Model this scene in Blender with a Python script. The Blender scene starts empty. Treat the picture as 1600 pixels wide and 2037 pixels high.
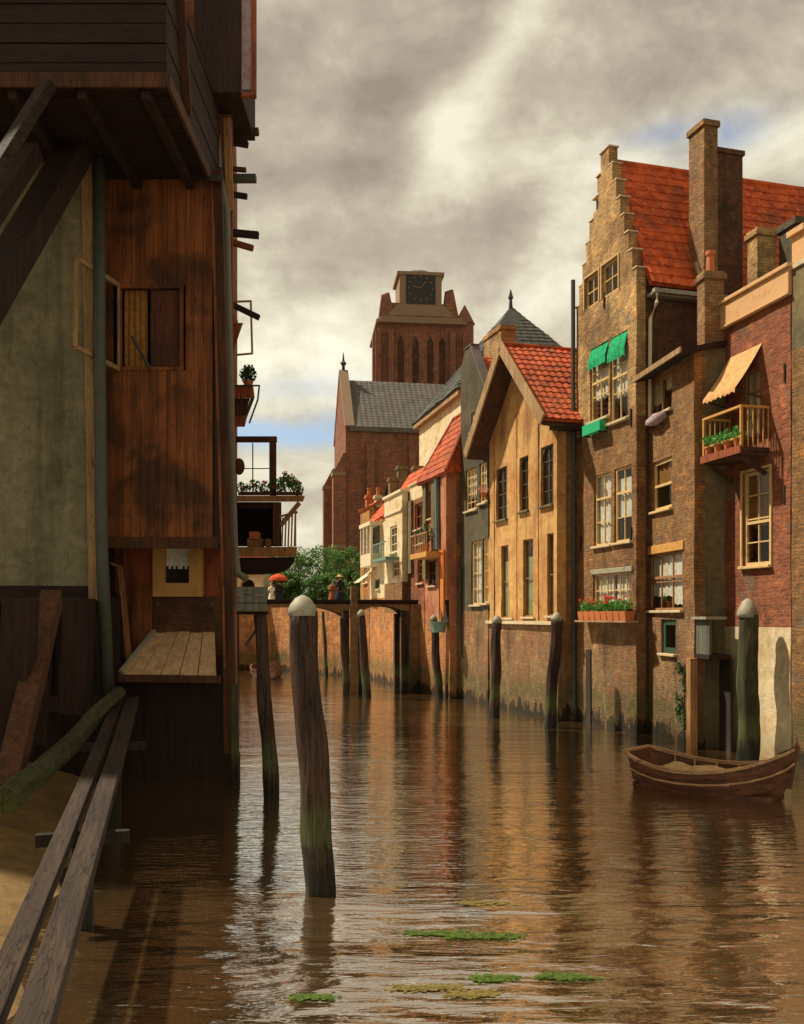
import bpy, bmesh, math, random
from mathutils import Vector, Matrix, noise as mnoise
SC = bpy.context.scene
COL = SC.collection
R = math.radians
random.seed(7)

# ------------------------------------------------------------------ camera
F, VX, HY, EYE = 1900.0, 800.0, 1225.0, 3.5      # focal length and horizon of the 1600 x 2037 picture; eye height over the water
cam_d = bpy.data.cameras.new('camera')
cam = bpy.data.objects.new('camera', cam_d); COL.objects.link(cam)
cam.location = (0, 0, EYE); cam.rotation_euler = (R(90), 0, 0)
cam_d.sensor_fit = 'HORIZONTAL'; cam_d.sensor_width = 36; cam_d.lens = 36 * F / 1600
cam_d.shift_y = (HY - 1018.5) / 1600
cam_d.clip_start = 0.1; cam_d.clip_end = 3000
SC.camera = cam
SC.render.resolution_x, SC.render.resolution_y = 804, 1024
SC.view_settings.view_transform = 'Standard'; SC.view_settings.look = 'None'
SC.view_settings.exposure = 0.52; SC.view_settings.gamma = 1
SC.cycles.max_bounces = 8; SC.cycles.transparent_max_bounces = 16

# ------------------------------------------------------------------ sun and sky
SUN = Vector((-0.57, 0.22, 0.79)).normalized()
sd = bpy.data.lights.new('sun', 'SUN'); sd.energy = 4.3; sd.angle = R(1.8); sd.color = (1.0, 0.89, 0.71)
so = bpy.data.objects.new('sun', sd); COL.objects.link(so)
so.rotation_euler = SUN.to_track_quat('Z', 'Y').to_euler(); so.location = (-20, 10, 40)

def hexc(r, g, b, k=1.0):
    def f(v):
        v /= 255.0
        return (v / 12.92 if v <= 0.04045 else ((v + 0.055) / 1.055) ** 2.4) * k
    return (f(r), f(g), f(b), 1)

class NT:
    """small node-tree helper"""
    def __init__(s, tree): s.t = tree; s.t.nodes.clear()
    def n(s, typ, ins=None, **props):
        nd = s.t.nodes.new(typ)
        for k, v in props.items(): setattr(nd, k, v)
        for k, v in (ins or {}).items():
            if isinstance(v, bpy.types.NodeSocket): s.t.links.new(v, nd.inputs[k])
            else: nd.inputs[k].default_value = v
        return nd
    def math(s, op, a, b=0.0, clamp=False):
        return s.n('ShaderNodeMath', {0: a, 1: b}, operation=op, use_clamp=clamp).outputs[0]
    def mix(s, f, a, b, blend='MIX'):
        return s.n('ShaderNodeMix', {0: f, 6: a, 7: b}, data_type='RGBA', blend_type=blend).outputs[2]
    def noise(s, vec, scale, detail=4, rough=0.55, dist=0.0):
        return s.n('ShaderNodeTexNoise', {'Vector': vec, 'Scale': scale, 'Detail': detail, 'Roughness': rough, 'Distortion': dist}).outputs[0]
    def ramp(s, f, stops):
        nd = s.n('ShaderNodeValToRGB', {0: f}); e = nd.color_ramp.elements
        while len(e) < len(stops): e.new(0.5)
        for q, (p, c) in zip(e, stops): q.position = p; q.color = c if len(c) == 4 else (*c, 1)
        return nd.outputs[0]
    def rng(s, f, a, b, c=0.0, d=1.0):
        return s.n('ShaderNodeMapRange', {0: f, 1: a, 2: b, 3: c, 4: d}, clamp=True, interpolation_type='SMOOTHSTEP').outputs[0]

def build_world():
    w = bpy.data.worlds.new('World'); SC.world = w; w.use_nodes = True
    g = NT(w.node_tree)
    out = g.n('ShaderNodeOutputWorld')
    sky = g.n('ShaderNodeTexSky', sky_type='NISHITA', sun_disc=False)
    sky.sun_elevation = math.asin(SUN.z); sky.sun_rotation = math.atan2(SUN.x, SUN.y)
    sky.air_density = 1.0; sky.dust_density = 1.5
    b1 = g.n('ShaderNodeBackground', {0: sky.outputs[0], 1: 0.10})
    co = g.n('ShaderNodeTexCoord').outputs['Generated']
    sep = g.n('ShaderNodeSeparateXYZ', {0: co})
    x, y, z = sep.outputs
    # clouds lie on a high layer: the direction over its height
    zz = g.math('ADD', g.math('MAXIMUM', z, 0.0), 0.22)
    lay = g.n('ShaderNodeCombineXYZ', {0: g.math('DIVIDE', x, zz), 1: g.math('DIVIDE', y, zz), 2: g.math('MULTIPLY', z, 1.3)}).outputs[0]
    tilt = g.n('ShaderNodeMapping', {0: co, 2: (0, R(18), 0), 3: (1.0, 1.0, 1.7)}).outputs[0]
    n1 = g.noise(tilt, 3.6, 9, 0.60, 0.55)
    n2 = g.noise(co, 15.0, 9, 0.66, 0.5)
    # billows: how the thickness falls off towards the sun lights one edge of each lump
    def puff(v_): return g.math('ADD', g.noise(v_, 5.2, 6, 0.56, 0.25), g.math('MULTIPLY', g.noise(v_, 13.0, 5, 0.6, 0.2), 0.30))
    sh = g.n('ShaderNodeVectorMath', {0: tilt, 1: (-0.022, 0.0, 0.055)}, operation='ADD').outputs[0]
    relief = g.math('SUBTRACT', puff(tilt), puff(sh))
    n3 = g.noise(co, 3.1, 3, 0.5)
    v = g.math('ADD', g.math('MULTIPLY', n1, 0.66), g.math('MULTIPLY', n2, 0.34))
    def blob(px, py, sx, sy, ang=0.0, amp=1.0):
        """soft lump of brighter or thinner cloud round one direction of the sky"""
        d = Vector(((px - VX) / F, 1, (HY - py) / F)).normalized()
        dd = g.n('ShaderNodeVectorMath', {0: co, 1: tuple(d)}, operation='SUBTRACT').outputs[0]
        rt = Vector((d.y, -d.x, 0)).normalized(); up = rt.cross(d).normalized()
        a1 = rt * math.cos(ang) + up * math.sin(ang); a2 = -rt * math.sin(ang) + up * math.cos(ang)
        p = g.n('ShaderNodeVectorMath', {0: dd, 1: tuple(a1 / (sx / F))}, operation='DOT_PRODUCT').outputs['Value']
        q = g.n('ShaderNodeVectorMath', {0: dd, 1: tuple(a2 / (sy / F))}, operation='DOT_PRODUCT').outputs['Value']
        r2 = g.math('ADD', g.math('MULTIPLY', p, p), g.math('MULTIPLY', q, q))
        return g.math('MULTIPLY', g.math('EXPONENT', g.math('MULTIPLY', r2, -1.0)), amp)
    def tot(*bl):
        s_ = bl[0]
        for b in bl[1:]: s_ = g.math('ADD', s_, b)
        return s_
    shade = tot(blob(985, 120, 260, 44, R(54), 0.32), blob(1080, 90, 130, 150, R(30), 0.14), blob(885, 285, 60, 100, 0, 0.26), blob(850, 110, 260, 66, R(54), -0.16),
                blob(640, 690, 190, 75, R(8), 0.23), blob(620, 985, 240, 100, 0, 0.20), blob(800, 620, 700, 170, 0, 0.11), blob(1090, 520, 90, 170, 0, 0.12),
                blob(1530, 290, 120, 40, R(10), 0.24), blob(640, 480, 260, 90, R(15), 0.07),
                blob(640, 60, 260, 160, 0, 0.0), blob(650, 365, 240, 62, R(18), -0.17), blob(640, 170, 200, 120, 0, -0.05), blob(900, 470, 160, 40, R(15), -0.07),
                blob(1330, 120, 260, 130, R(20), -0.06), blob(640, 1060, 90, 40, 0, 0.12), blob(1050, 400, 130, 60, R(25), -0.05))
    vv = g.math('ADD', g.math('MULTIPLY', g.math('SUBTRACT', v, 0.5), 1.05), g.math('ADD', g.math('MULTIPLY', relief, 0.95), g.math('ADD', shade, 0.5)))
    cloud = g.ramp(vv, [(0.20, hexc(146, 134, 122)), (0.38, hexc(169, 157, 142)), (0.54, hexc(190, 180, 160)), (0.70, hexc(218, 210, 185)), (0.90, hexc(246, 240, 217))])
    cloud = g.mix(g.math('MULTIPLY', g.rng(n3, 0.35, 0.65), 0.25), cloud, hexc(172, 156, 140), 'MIX')
    b2 = g.n('ShaderNodeBackground', {0: cloud, 1: 0.80})
    gap = tot(blob(600, 868, 130, 26, R(4), 1.0), blob(495, 855, 60, 22, 0, 0.8), blob(1440, 268, 75, 34, R(8), 0.75), blob(720, 830, 90, 20, 0, 0.5), blob(1330, 262, 90, 22, R(6), 0.5), blob(620, 770, 120, 24, R(5), 0.35))
    gap = g.math('MULTIPLY', gap, g.rng(n2, 0.34, 0.56, 0.45, 1.0))
    cover = g.math('SUBTRACT', 1.0, g.math('MINIMUM', gap, 0.9))
    out_s = g.n('ShaderNodeMixShader', {0: cover, 1: b1.outputs[0], 2: b2.outputs[0]})
    g.t.links.new(out_s.outputs[0], out.inputs[0])
build_world()

# ------------------------------------------------------------------ materials
def new_mat(name):
    m = bpy.data.materials.new(name); m.use_nodes = True
    return m, NT(m.node_tree)
def finish(g, color, rough=0.85, bump=None, bs=0.5, bd=0.02, spec=0.3, metal=0.0):
    ins = {'Base Color': color, 'Roughness': rough, 'Specular IOR Level': spec, 'Metallic': metal}
    p = g.n('ShaderNodeBsdfPrincipled', ins)
    if bump is not None:
        b = g.n('ShaderNodeBump', {'Strength': bs, 'Distance': bd, 'Height': bump})
        g.t.links.new(b.outputs[0], p.inputs['Normal'])
    o = g.n('ShaderNodeOutputMaterial'); g.t.links.new(p.outputs[0], o.inputs[0])
    return p
def objco(g): return g.n('ShaderNodeTexCoord').outputs['Object']
def mat_brick(name, c1, c2, mortar, patch, bw=0.25, bh=0.085, patch_amt=0.6, streak=0.35, seed=0.0):
    m, g = new_mat(name); co = objco(g)
    s = g.n('ShaderNodeSeparateXYZ', {0: co})
    wob = g.math('MULTIPLY', g.noise(co, 1.3, 2), 0.03)
    uv = g.n('ShaderNodeCombineXYZ', {0: g.math('ADD', s.outputs[0], s.outputs[1]), 1: g.math('ADD', s.outputs[2], wob), 2: 0.0}).outputs[0]
    b = g.n('ShaderNodeTexBrick', {'Vector': uv, 'Color1': c1, 'Color2': c2, 'Mortar': mortar, 'Scale': 1.0, 'Mortar Size': 0.010, 'Mortar Smooth': 0.3, 'Bias': 0.0, 'Brick Width': bw, 'Row Height': bh})
    off = g.n('ShaderNodeVectorMath', {0: co, 1: (seed, seed * 1.7, seed * 0.3)}, operation='ADD').outputs[0]
    n1 = g.noise(off, 0.55, 5, 0.62, 0.6); n2 = g.noise(off, 3.4, 5, 0.65, 0.4); n3 = g.noise(off, 11.0, 3, 0.6)
    col = g.mix(g.math('MULTIPLY', g.rng(n1, 0.42, 0.64), patch_amt), b.outputs[0], patch)
    n4 = g.noise(off, 1.7, 6, 0.7, 0.8); n5 = g.noise(g.n('ShaderNodeMapping', {0: off, 3: (3.0, 3.0, 9.0)}).outputs[0], 1.0, 4, 0.65)
    col = g.mix(g.rng(n4, 0.52, 0.66, 0.0, 0.65), col, g.mix(1.0, col, (1.9, 1.75, 1.35, 1), 'MULTIPLY'))
    col = g.mix(g.rng(n5, 0.54, 0.70, 0.0, 0.6), col, g.mix(1.0, col, (1.45, 0.95, 0.70, 1), 'MULTIPLY'))
    col = g.mix(g.rng(n5, 0.46, 0.30, 0.0, 0.5), col, g.mix(1.0, col, (0.55, 0.55, 0.55, 1), 'MULTIPLY'))
    col = g.mix(g.rng(n2, 0.36, 0.70, 0.0, 0.55), col, g.mix(1.0, col, (0.45, 0.40, 0.36, 1), 'MULTIPLY'))
    st = g.noise(g.n('ShaderNodeMapping', {0: off, 3: (2.6, 2.6, 0.22)}).outputs[0], 1.0, 4, 0.6)
    col = g.mix(g.rng(st, 0.50, 0.74, 0.0, streak), col, (0.030, 0.022, 0.014, 1))
    col = g.mix(g.rng(n3, 0.45, 0.75, 0.0, 0.30), col, g.mix(1.0, col, (1.7, 1.55, 1.3, 1), 'MULTIPLY'))
    # a wet, weedy foot above the waterline
    rp = g.noise(g.n('ShaderNodeMapping', {0: off, 1: (3.1, 7.7, 1.9), 3: (0.9, 0.9, 1.2)}).outputs[0], 1.0, 4, 0.6, 0.3)
    col = g.mix(g.rng(rp, 0.60, 0.64, 0.0, 0.55), col, g.mix(g.rng(n3, 0.4, 0.6), (0.19, 0.16, 0.115, 1), (0.12, 0.095, 0.065, 1)))
    soot = g.noise(g.n('ShaderNodeMapping', {0: off, 3: (1.2, 1.2, 0.35)}).outputs[0], 1.0, 5, 0.65, 0.5)
    col = g.mix(g.rng(soot, 0.53, 0.70, 0.0, 0.5), col, (0.030, 0.020, 0.014, 1))
    lv = g.math('ADD', s.outputs[2], g.math('ADD', g.math('MULTIPLY', g.math('SUBTRACT', n2, 0.5), 1.1), g.math('MULTIPLY', g.math('SUBTRACT', st, 0.5), 1.6)))
    col = g.mix(g.rng(lv, 0.7, 2.3, 0.40, 0.0), col, (0.050, 0.036, 0.015, 1))
    col = g.mix(g.math('MULTIPLY', g.rng(lv, 0.35, 0.7, 0.0, 1.0), g.rng(lv, 0.8, 1.35, 0.55, 0.0)), col, (0.060, 0.075, 0.022, 1))
    col = g.mix(g.rng(lv, 0.22, 0.5, 0.92, 0.0), col, (0.012, 0.011, 0.006, 1))
    lime = g.noise(g.n('ShaderNodeMapping', {0: off, 3: (1.3, 1.3, 0.5)}).outputs[0], 1.0, 5, 0.7, 1.0)
    col = g.mix(g.math('MULTIPLY', g.rng(lime, 0.58, 0.70, 0.0, 0.5), g.rng(s.outputs[2], 3.5, 1.0, 0.0, 1.0)), col, (0.42, 0.36, 0.25, 1))
    h = g.math('ADD', g.math('MULTIPLY', b.outputs[1], -0.6), g.math('ADD', g.math('MULTIPLY', n3, 0.8), g.math('MULTIPLY', n2, 0.8)))
    finish(g, col, 0.9, g.math('ADD', h, g.math('MULTIPLY', n5, 0.8)), 1.0, 0.04, 0.2)
    return m
def mat_plaster(name, c, patch, dirt=0.5, seed=0.0, foot_amt=0.6):
    m, g = new_mat(name); co = g.n('ShaderNodeVectorMath', {0: objco(g), 1: (seed, seed, seed * .4)}, operation='ADD').outputs[0]
    s = g.n('ShaderNodeSeparateXYZ', {0: objco(g)})
    n1 = g.noise(co, 0.6, 5, 0.6, 0.5); n2 = g.noise(co, 4.0, 6, 0.68, 0.5)
    st = g.noise(g.n('ShaderNodeMapping', {0: co, 3: (2.2, 2.2, 0.2)}).outputs[0], 1.0, 5, 0.62)
    col = g.mix(g.rng(n1, 0.40, 0.64), c, patch)
    n4 = g.noise(co, 1.9, 7, 0.72, 0.8)
    col = g.mix(g.rng(n4, 0.52, 0.66, 0.0, 0.55), col, g.mix(1.0, col, (1.45, 1.38, 1.2, 1), 'MULTIPLY'))
    col = g.mix(g.rng(n4, 0.47, 0.34, 0.0, 0.5), col, g.mix(1.0, col, (0.62, 0.56, 0.50, 1), 'MULTIPLY'))
    col = g.mix(g.rng(n2, 0.38, 0.68, 0.0, 0.5), col, g.mix(1.0, col, (0.55, 0.50, 0.44, 1), 'MULTIPLY'))
    col = g.mix(g.rng(st, 0.48, 0.74, 0.0, dirt), col, (0.035, 0.026, 0.015, 1))
    foot = g.math('MULTIPLY', g.rng(g.math('ADD', s.outputs[2], n2), 0.4, 1.6, 1.0, 0.0), foot_amt)
    col = g.mix(foot, col, (0.05, 0.036, 0.015, 1))
    fi = g.noise(co, 26, 6, 0.7)
    cq = g.noise(co, 1.1, 5, 0.6, 1.4)
    ck = g.rng(g.math('ABSOLUTE', g.math('SUBTRACT', cq, 0.5)), 0.0, 0.006, 1.0, 0.0)
    col = g.mix(g.math('MULTIPLY', ck, 0.22), col, (0.03, 0.022, 0.014, 1))
    col = g.mix(g.rng(fi, 0.48, 0.70, 0.0, 0.35), col, g.mix(1.0, col, (0.6, 0.56, 0.5, 1), 'MULTIPLY'))
    finish(g, col, 0.9, g.math('ADD', g.math('SUBTRACT', n2, g.math('MULTIPLY', ck, 0.3)), g.math('MULTIPLY', fi, 0.7)), 0.7, 0.025, 0.2)
    return m
def mat_wood(name, c1, c2, grain=(9, 9, 0.5), rough=0.8, dirt=0.4, seed=0.0, bs=0.5, wet=False):
    m, g = new_mat(name); co = g.n('ShaderNodeVectorMath', {0: objco(g), 1: (seed, seed * 2, seed)}, operation='ADD').outputs[0]
    mp = g.n('ShaderNodeMapping', {0: co, 3: grain}).outputs[0]
    gr = g.noise(mp, 1.0, 6, 0.65, 0.8); fine = g.noise(mp, 4.0, 4, 0.6)
    n1 = g.noise(co, 0.9, 4, 0.6, 0.4)
    col = g.mix(g.rng(gr, 0.36, 0.64), c1, c2)
    col = g.mix(g.rng(n1, 0.42, 0.70, 0.0, dirt), col, (0.020, 0.013, 0.008, 1))
    col = g.mix(g.rng(fine, 0.55, 0.75, 0.0, 0.4), col, g.mix(1.0, col, (1.7, 1.6, 1.4, 1), 'MULTIPLY'))
    crack = g.noise(mp, 1.5, 2, 0.5, 0.15)
    cr = g.rng(g.math('ABSOLUTE', g.math('SUBTRACT', crack, 0.5)), 0.0, 0.012, 1.0, 0.0)
    col = g.mix(g.math('MULTIPLY', cr, 0.7), col, (0.008, 0.006, 0.004, 1))
    knot = g.n('ShaderNodeTexVoronoi', {'Vector': g.n('ShaderNodeMapping', {0: co, 3: tuple(min(v, 3.0) * 0.8 for v in grain)}).outputs[0], 'Scale': 1.0}).outputs['Distance']
    col = g.mix(g.rng(knot, 0.03, 0.11, 0.6, 0.0), col, (0.016, 0.010, 0.007, 1))
    if wet:
        z = g.n('ShaderNodeSeparateXYZ', {0: objco(g)}).outputs[2]
        zz = g.math('ADD', z, g.math('MULTIPLY', g.noise(co, 3.0, 4), 0.7))
        col = g.mix(g.rng(zz, 0.55, 0.95, 0.8, 0.0), col, (0.010, 0.012, 0.006, 1))
        col = g.mix(g.math('MULTIPLY', g.rng(zz, 0.8, 1.05, 0.0, 1.0), g.rng(zz, 1.7, 1.1, 0.0, 0.65)), col, (0.085, 0.11, 0.03, 1))
    finish(g, col, rough, g.math('ADD', g.math('SUBTRACT', gr, cr), g.math('MULTIPLY', fine, 0.5)), bs, 0.015, 0.3)
    return m
def mat_paint(name, c, rough=0.55, wear=0.35, wear_c=(0.06, 0.04, 0.025, 1)):
    m, g = new_mat(name); co = objco(g)
    n = g.noise(co, 5.0, 6, 0.65, 0.3); n2 = g.noise(co, 22.0, 3)
    col = g.mix(g.rng(n, 0.46, 0.72, 0.0, wear), c, wear_c)
    finish(g, col, rough, g.math('ADD', n, g.math('MULTIPLY', n2, 0.4)), 0.3, 0.006, 0.35)
    return m
def mat_tile(name, c1, c2, moss, seed=0.0, moss_amt=0.5):
    m, g = new_mat(name); co = g.n('ShaderNodeVectorMath', {0: objco(g), 1: (seed, seed, seed)}, operation='ADD').outputs[0]
    n1 = g.noise(co, 0.8, 5, 0.6, 0.6)
    vor = g.n('ShaderNodeTexVoronoi', {'Vector': co, 'Scale': 4.0}).outputs['Color']
    vs = g.n('ShaderNodeSeparateXYZ', {0: vor}).outputs[0]
    n2 = g.noise(co, 6.0, 5, 0.65)
    col = g.mix(vs, c1, c2)
    col = g.mix(g.math('MULTIPLY', g.rng(n1, 0.45, 0.68), moss_amt), col, moss)
    col = g.mix(g.rng(n2, 0.45, 0.72, 0.0, 0.5), col, g.mix(1.0, col, (0.5, 0.42, 0.40, 1), 'MULTIPLY'))
    finish(g, col, 0.8, n2, 0.5, 0.02, 0.3)
    return m
def mat_leaf(name, c1, c2, rough=0.6):
    m, g = new_mat(name); co = objco(g)
    rnd = g.n('ShaderNodeNewGeometry').outputs['Random Per Island']
    col = g.mix(rnd, c1, c2)
    p = g.n('ShaderNodeBsdfPrincipled', {'Base Color': col, 'Roughness': rough, 'Specular IOR Level': 0.25})
    tr = g.n('ShaderNodeBsdfTranslucent', {0: col})
    mx = g.n('ShaderNodeMixShader', {0: 0.25, 1: p.outputs[0], 2: tr.outputs[0]})
    o = g.n('ShaderNodeOutputMaterial'); g.t.links.new(mx.outputs[0], o.inputs[0])
    return m
def mat_cloth(name, c, c2=None):
    m, g = new_mat(name); co = objco(g)
    n = g.noise(co, 7.0, 5, 0.65); col = g.mix(g.rng(n, 0.35, 0.7), c, c2 or tuple(v * 0.6 for v in c[:3]) + (1,))
    finish(g, col, 0.9, n, 0.4, 0.01, 0.1)
    return m
def mat_glass(name, tint=(0.86, 0.88, 0.86, 1), refl=0.10):
    m, g = new_mat(name)
    co = objco(g); n = g.noise(co, 2.2, 3, 0.6)
    b = g.n('ShaderNodeBump', {'Strength': 0.25, 'Distance': 0.03, 'Height': n})
    t = g.n('ShaderNodeBsdfTransparent', {0: tint})
    gl = g.n('ShaderNodeBsdfGlossy', {0: (0.9, 0.9, 0.9, 1), 1: 0.04, 'Normal': b.outputs[0]})
    lw = g.n('ShaderNodeLayerWeight', {0: 0.5})
    mx = g.n('ShaderNodeMixShader', {0: g.math('ADD', g.math('MULTIPLY', g.math('POWER', lw.outputs['Facing'], 4.0), 0.55), refl * 0.5, True), 1: t.outputs[0], 2: gl.outputs[0]})
    o = g.n('ShaderNodeOutputMaterial'); g.t.links.new(mx.outputs[0], o.inputs[0])
    return m
def mat_water():
    m, g = new_mat('water'); co = g.n('ShaderNodeTexCoord').outputs['Object']
    m1 = g.n('ShaderNodeMapping', {0: co, 3: (0.55, 1.9, 1)}).outputs[0]
    m2 = g.n('ShaderNodeMapping', {0: co, 2: (0, 0, R(9)), 3: (1.3, 5.2, 1)}).outputs[0]
    a = g.noise(m1, 1.0, 3, 0.5, 0.3); b = g.noise(m2, 1.0, 4, 0.55, 0.4)
    calm = g.rng(g.noise(g.n('ShaderNodeMapping', {0: co, 3: (0.16, 0.40, 1)}).outputs[0], 1.0, 4), 0.40, 0.60, 0.25, 1.15)
    h = g.math('MULTIPLY', g.math('ADD', g.math('MULTIPLY', a, 1.35), g.math('MULTIPLY', b, 0.62)), g.math('MULTIPLY', calm, g.rng(g.n('ShaderNodeSeparateXYZ', {0: co}).outputs[1], 6.0, 16.0, 1.0, 0.20)))
    bp = g.n('ShaderNodeBump', {'Strength': 0.7, 'Distance': 0.11, 'Height': h})
    c3 = g.noise(g.n('ShaderNodeMapping', {0: co, 2: (0, 0, R(-6)), 3: (2.4, 11.0, 1)}).outputs[0], 1.0, 3, 0.5, 0.3)
    h2 = g.math('ADD', h, g.math('MULTIPLY', c3, 0.16))
    bp.inputs['Height'].default_value = 0; g.t.links.new(h2, bp.inputs['Height'])
    silt = g.noise(co, 0.5, 4, 0.6, 0.4)
    col = g.mix(g.rng(silt, 0.35, 0.68), (0.095, 0.050, 0.019, 1), (0.058, 0.036, 0.014, 1))
    df = g.n('ShaderNodeBsdfDiffuse', {0: col, 'Normal': bp.outputs[0]})
    gl = g.n('ShaderNodeBsdfGlossy', {0: (1.0, 0.97, 0.91, 1), 1: 0.03, 'Normal': bp.outputs[0]})
    fr = g.n('ShaderNodeFresnel', {0: 1.4, 'Normal': bp.outputs[0]})
    mx = g.n('ShaderNodeMixShader', {0: g.math('ADD', g.math('MULTIPLY', fr.outputs[0], 0.38), 0.60, True), 1: df.outputs[0], 2: gl.outputs[0]})
    o = g.n('ShaderNodeOutputMaterial'); g.t.links.new(mx.outputs[0], o.inputs[0])
    return m

M = {}
M['water'] = mat_water()
M['tan_brick'] = mat_brick('tan_brick', (0.58, 0.38, 0.15, 1), (0.44, 0.27, 0.11, 1), (0.42, 0.31, 0.18, 1), (0.17, 0.085, 0.04, 1), seed=1.3)
M['brown_brick'] = mat_brick('brown_brick', (0.31, 0.155, 0.062, 1), (0.21, 0.10, 0.042, 1), (0.20, 0.135, 0.07, 1), (0.26, 0.16, 0.065, 1), seed=4.1)
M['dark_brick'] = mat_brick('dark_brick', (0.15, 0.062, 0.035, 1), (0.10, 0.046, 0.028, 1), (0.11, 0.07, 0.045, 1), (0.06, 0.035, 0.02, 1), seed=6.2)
M['red_brick'] = mat_brick('red_brick', (0.34, 0.115, 0.055, 1), (0.25, 0.082, 0.042, 1), (0.26, 0.15, 0.09, 1), (0.20, 0.07, 0.035, 1), patch_amt=.45, streak=.22, seed=2.4)
M['church_brick'] = mat_brick('church_brick', (0.31, 0.135, 0.085, 1), (0.24, 0.105, 0.068, 1), (0.22, 0.14, 0.095, 1), (0.20, 0.11, 0.075, 1), 1.2, 0.5, seed=3.3)
M['ochre'] = mat_plaster('ochre_plaster', (0.64, 0.38, 0.14, 1), (0.52, 0.26, 0.09, 1), .5, 1.1)
M['ochre_brick'] = mat_brick('ochre_brick', (0.58, 0.30, 0.095, 1), (0.48, 0.23, 0.07, 1), (0.40, 0.25, 0.12, 1), (0.34, 0.13, 0.045, 1), patch_amt=.6, streak=.18, seed=8.8)
M['slate_plaster'] = mat_plaster('dark_olive_plaster', (0.115, 0.098, 0.060, 1), (0.080, 0.070, 0.045, 1), .45, 2.2)
M['olive_plaster'] = mat_plaster('olive_plaster', (0.21, 0.165, 0.085, 1), (0.15, 0.13, 0.075, 1), .35, 3.1)
M['grey_plaster'] = mat_plaster('grey_green_plaster', (0.27, 0.25, 0.155, 1), (0.20, 0.19, 0.12, 1), .5, 5.0)
M['cream_plaster'] = mat_plaster('cream_plaster', (0.80, 0.68, 0.44, 1), (0.70, 0.54, 0.30, 1), .22, 0.6)
M['white_plaster'] = mat_plaster('white_plaster', (0.72, 0.60, 0.38, 1), (0.62, 0.48, 0.26, 1), .15, 4.6)
M['pink_plaster'] = mat_plaster('pink_plaster', (0.50, 0.22, 0.12, 1), (0.42, 0.15, 0.07, 1), .25, 7.2)
M['quay_brick'] = mat_brick('quay_brick', (0.56, 0.27, 0.095, 1), (0.44, 0.19, 0.065, 1), (0.42, 0.27, 0.14, 1), (0.38, 0.14, 0.055, 1), 0.45, 0.16, .5, .15, 9.9)
M['earth_brick'] = mat_brick('earth_brick', (0.33, 0.20, 0.092, 1), (0.24, 0.14, 0.066, 1), (0.24, 0.17, 0.095, 1), (0.24, 0.105, 0.05, 1), seed=5.5)
M['red_tile'] = mat_tile('red_tile', (0.72, 0.135, 0.030, 1), (0.40, 0.066, 0.019, 1), (0.20, 0.075, 0.028, 1), 1.0, .65)
M['orange_tile'] = mat_tile('orange_tile', (0.56, 0.110, 0.028, 1), (0.30, 0.055, 0.018, 1), (0.20, 0.075, 0.028, 1), 3.0, .6)
M['slate_tile'] = mat_tile('slate_tile', (0.155, 0.135, 0.115, 1), (0.115, 0.105, 0.092, 1), (0.085, 0.075, 0.058, 1), 5.0, .6)
M['slate_green'] = mat_tile('slate_green', (0.085, 0.088, 0.072, 1), (0.065, 0.068, 0.058, 1), (0.055, 0.050, 0.036, 1), 6.0, .5)
M['orange_plank'] = mat_wood('orange_plank', (0.29, 0.094, 0.025, 1), (0.15, 0.048, 0.016, 1), (7, 7, 0.35), .75, .75, 1.0)
M['brown_wood'] = mat_wood('brown_wood', (0.115, 0.044, 0.019, 1), (0.060, 0.025, 0.012, 1), (8, 8, 0.5), .8, .5, 2.0)
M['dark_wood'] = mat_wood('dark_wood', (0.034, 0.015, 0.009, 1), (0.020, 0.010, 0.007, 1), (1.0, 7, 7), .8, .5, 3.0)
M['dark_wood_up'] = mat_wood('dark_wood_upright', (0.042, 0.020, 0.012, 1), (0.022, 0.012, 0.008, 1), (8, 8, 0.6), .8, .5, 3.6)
M['pile_wood'] = mat_wood('pile_wood', (0.085, 0.042, 0.022, 1), (0.022, 0.013, 0.009, 1), (10, 10, 0.7), .7, .7, 4.0, 1.4, True)
M['green_wood'] = mat_wood('mossy_wood', (0.085, 0.080, 0.032, 1), (0.040, 0.042, 0.022, 1), (8, 8, 0.7), .85, .5, 5.0, 1.0, True)
M['board_wood'] = mat_wood('board_wood', (0.052, 0.029, 0.016, 1), (0.022, 0.013, 0.009, 1), (11, 0.35, 11), .8, .6, 6.0, .9)
M['deck_wood'] = mat_wood('deck_wood', (0.66, 0.43, 0.23, 1), (0.48, 0.30, 0.15, 1), (9, 0.6, 9), .8, .3, 7.0)
M['tan_wood'] = mat_wood('tan_wood', (0.42, 0.22, 0.08, 1), (0.28, 0.13, 0.045, 1), (8, 8, 0.6), .7, .3, 8.0)
M['light_wood'] = mat_wood('light_wood', (0.44, 0.28, 0.13, 1), (0.30, 0.18, 0.08, 1), (8, 8, 0.6), .75, .3, 9.0)
M['bridge_wood'] = mat_wood('bridge_wood', (0.27, 0.165, 0.075, 1), (0.17, 0.10, 0.046, 1), (0.8, 6, 6), .8, .4, 2.7)
M['cornice'] = mat_paint('cornice_paint', (0.62, 0.36, 0.16, 1), .6, .4, (0.30, 0.14, 0.06, 1))
M['cream_paint'] = mat_paint('cream_paint', (0.66, 0.46, 0.20, 1), .5, .45, (0.28, 0.15, 0.06, 1))
M['white_paint'] = mat_paint('white_paint', (0.74, 0.62, 0.42, 1), .5, .35, (0.3, 0.2, 0.1, 1))
M['ochre_paint'] = mat_paint('ochre_paint', (0.58, 0.30, 0.075, 1), .5, .4, (0.2, 0.09, 0.03, 1))
M['green_paint'] = mat_paint('green_paint', (0.02, 0.42, 0.17, 1), .5, .15, (0.02, 0.16, 0.07, 1))
M['dark_green_paint'] = mat_paint('dark_green_paint', (0.03, 0.075, 0.045, 1), .5, .3)
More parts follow.
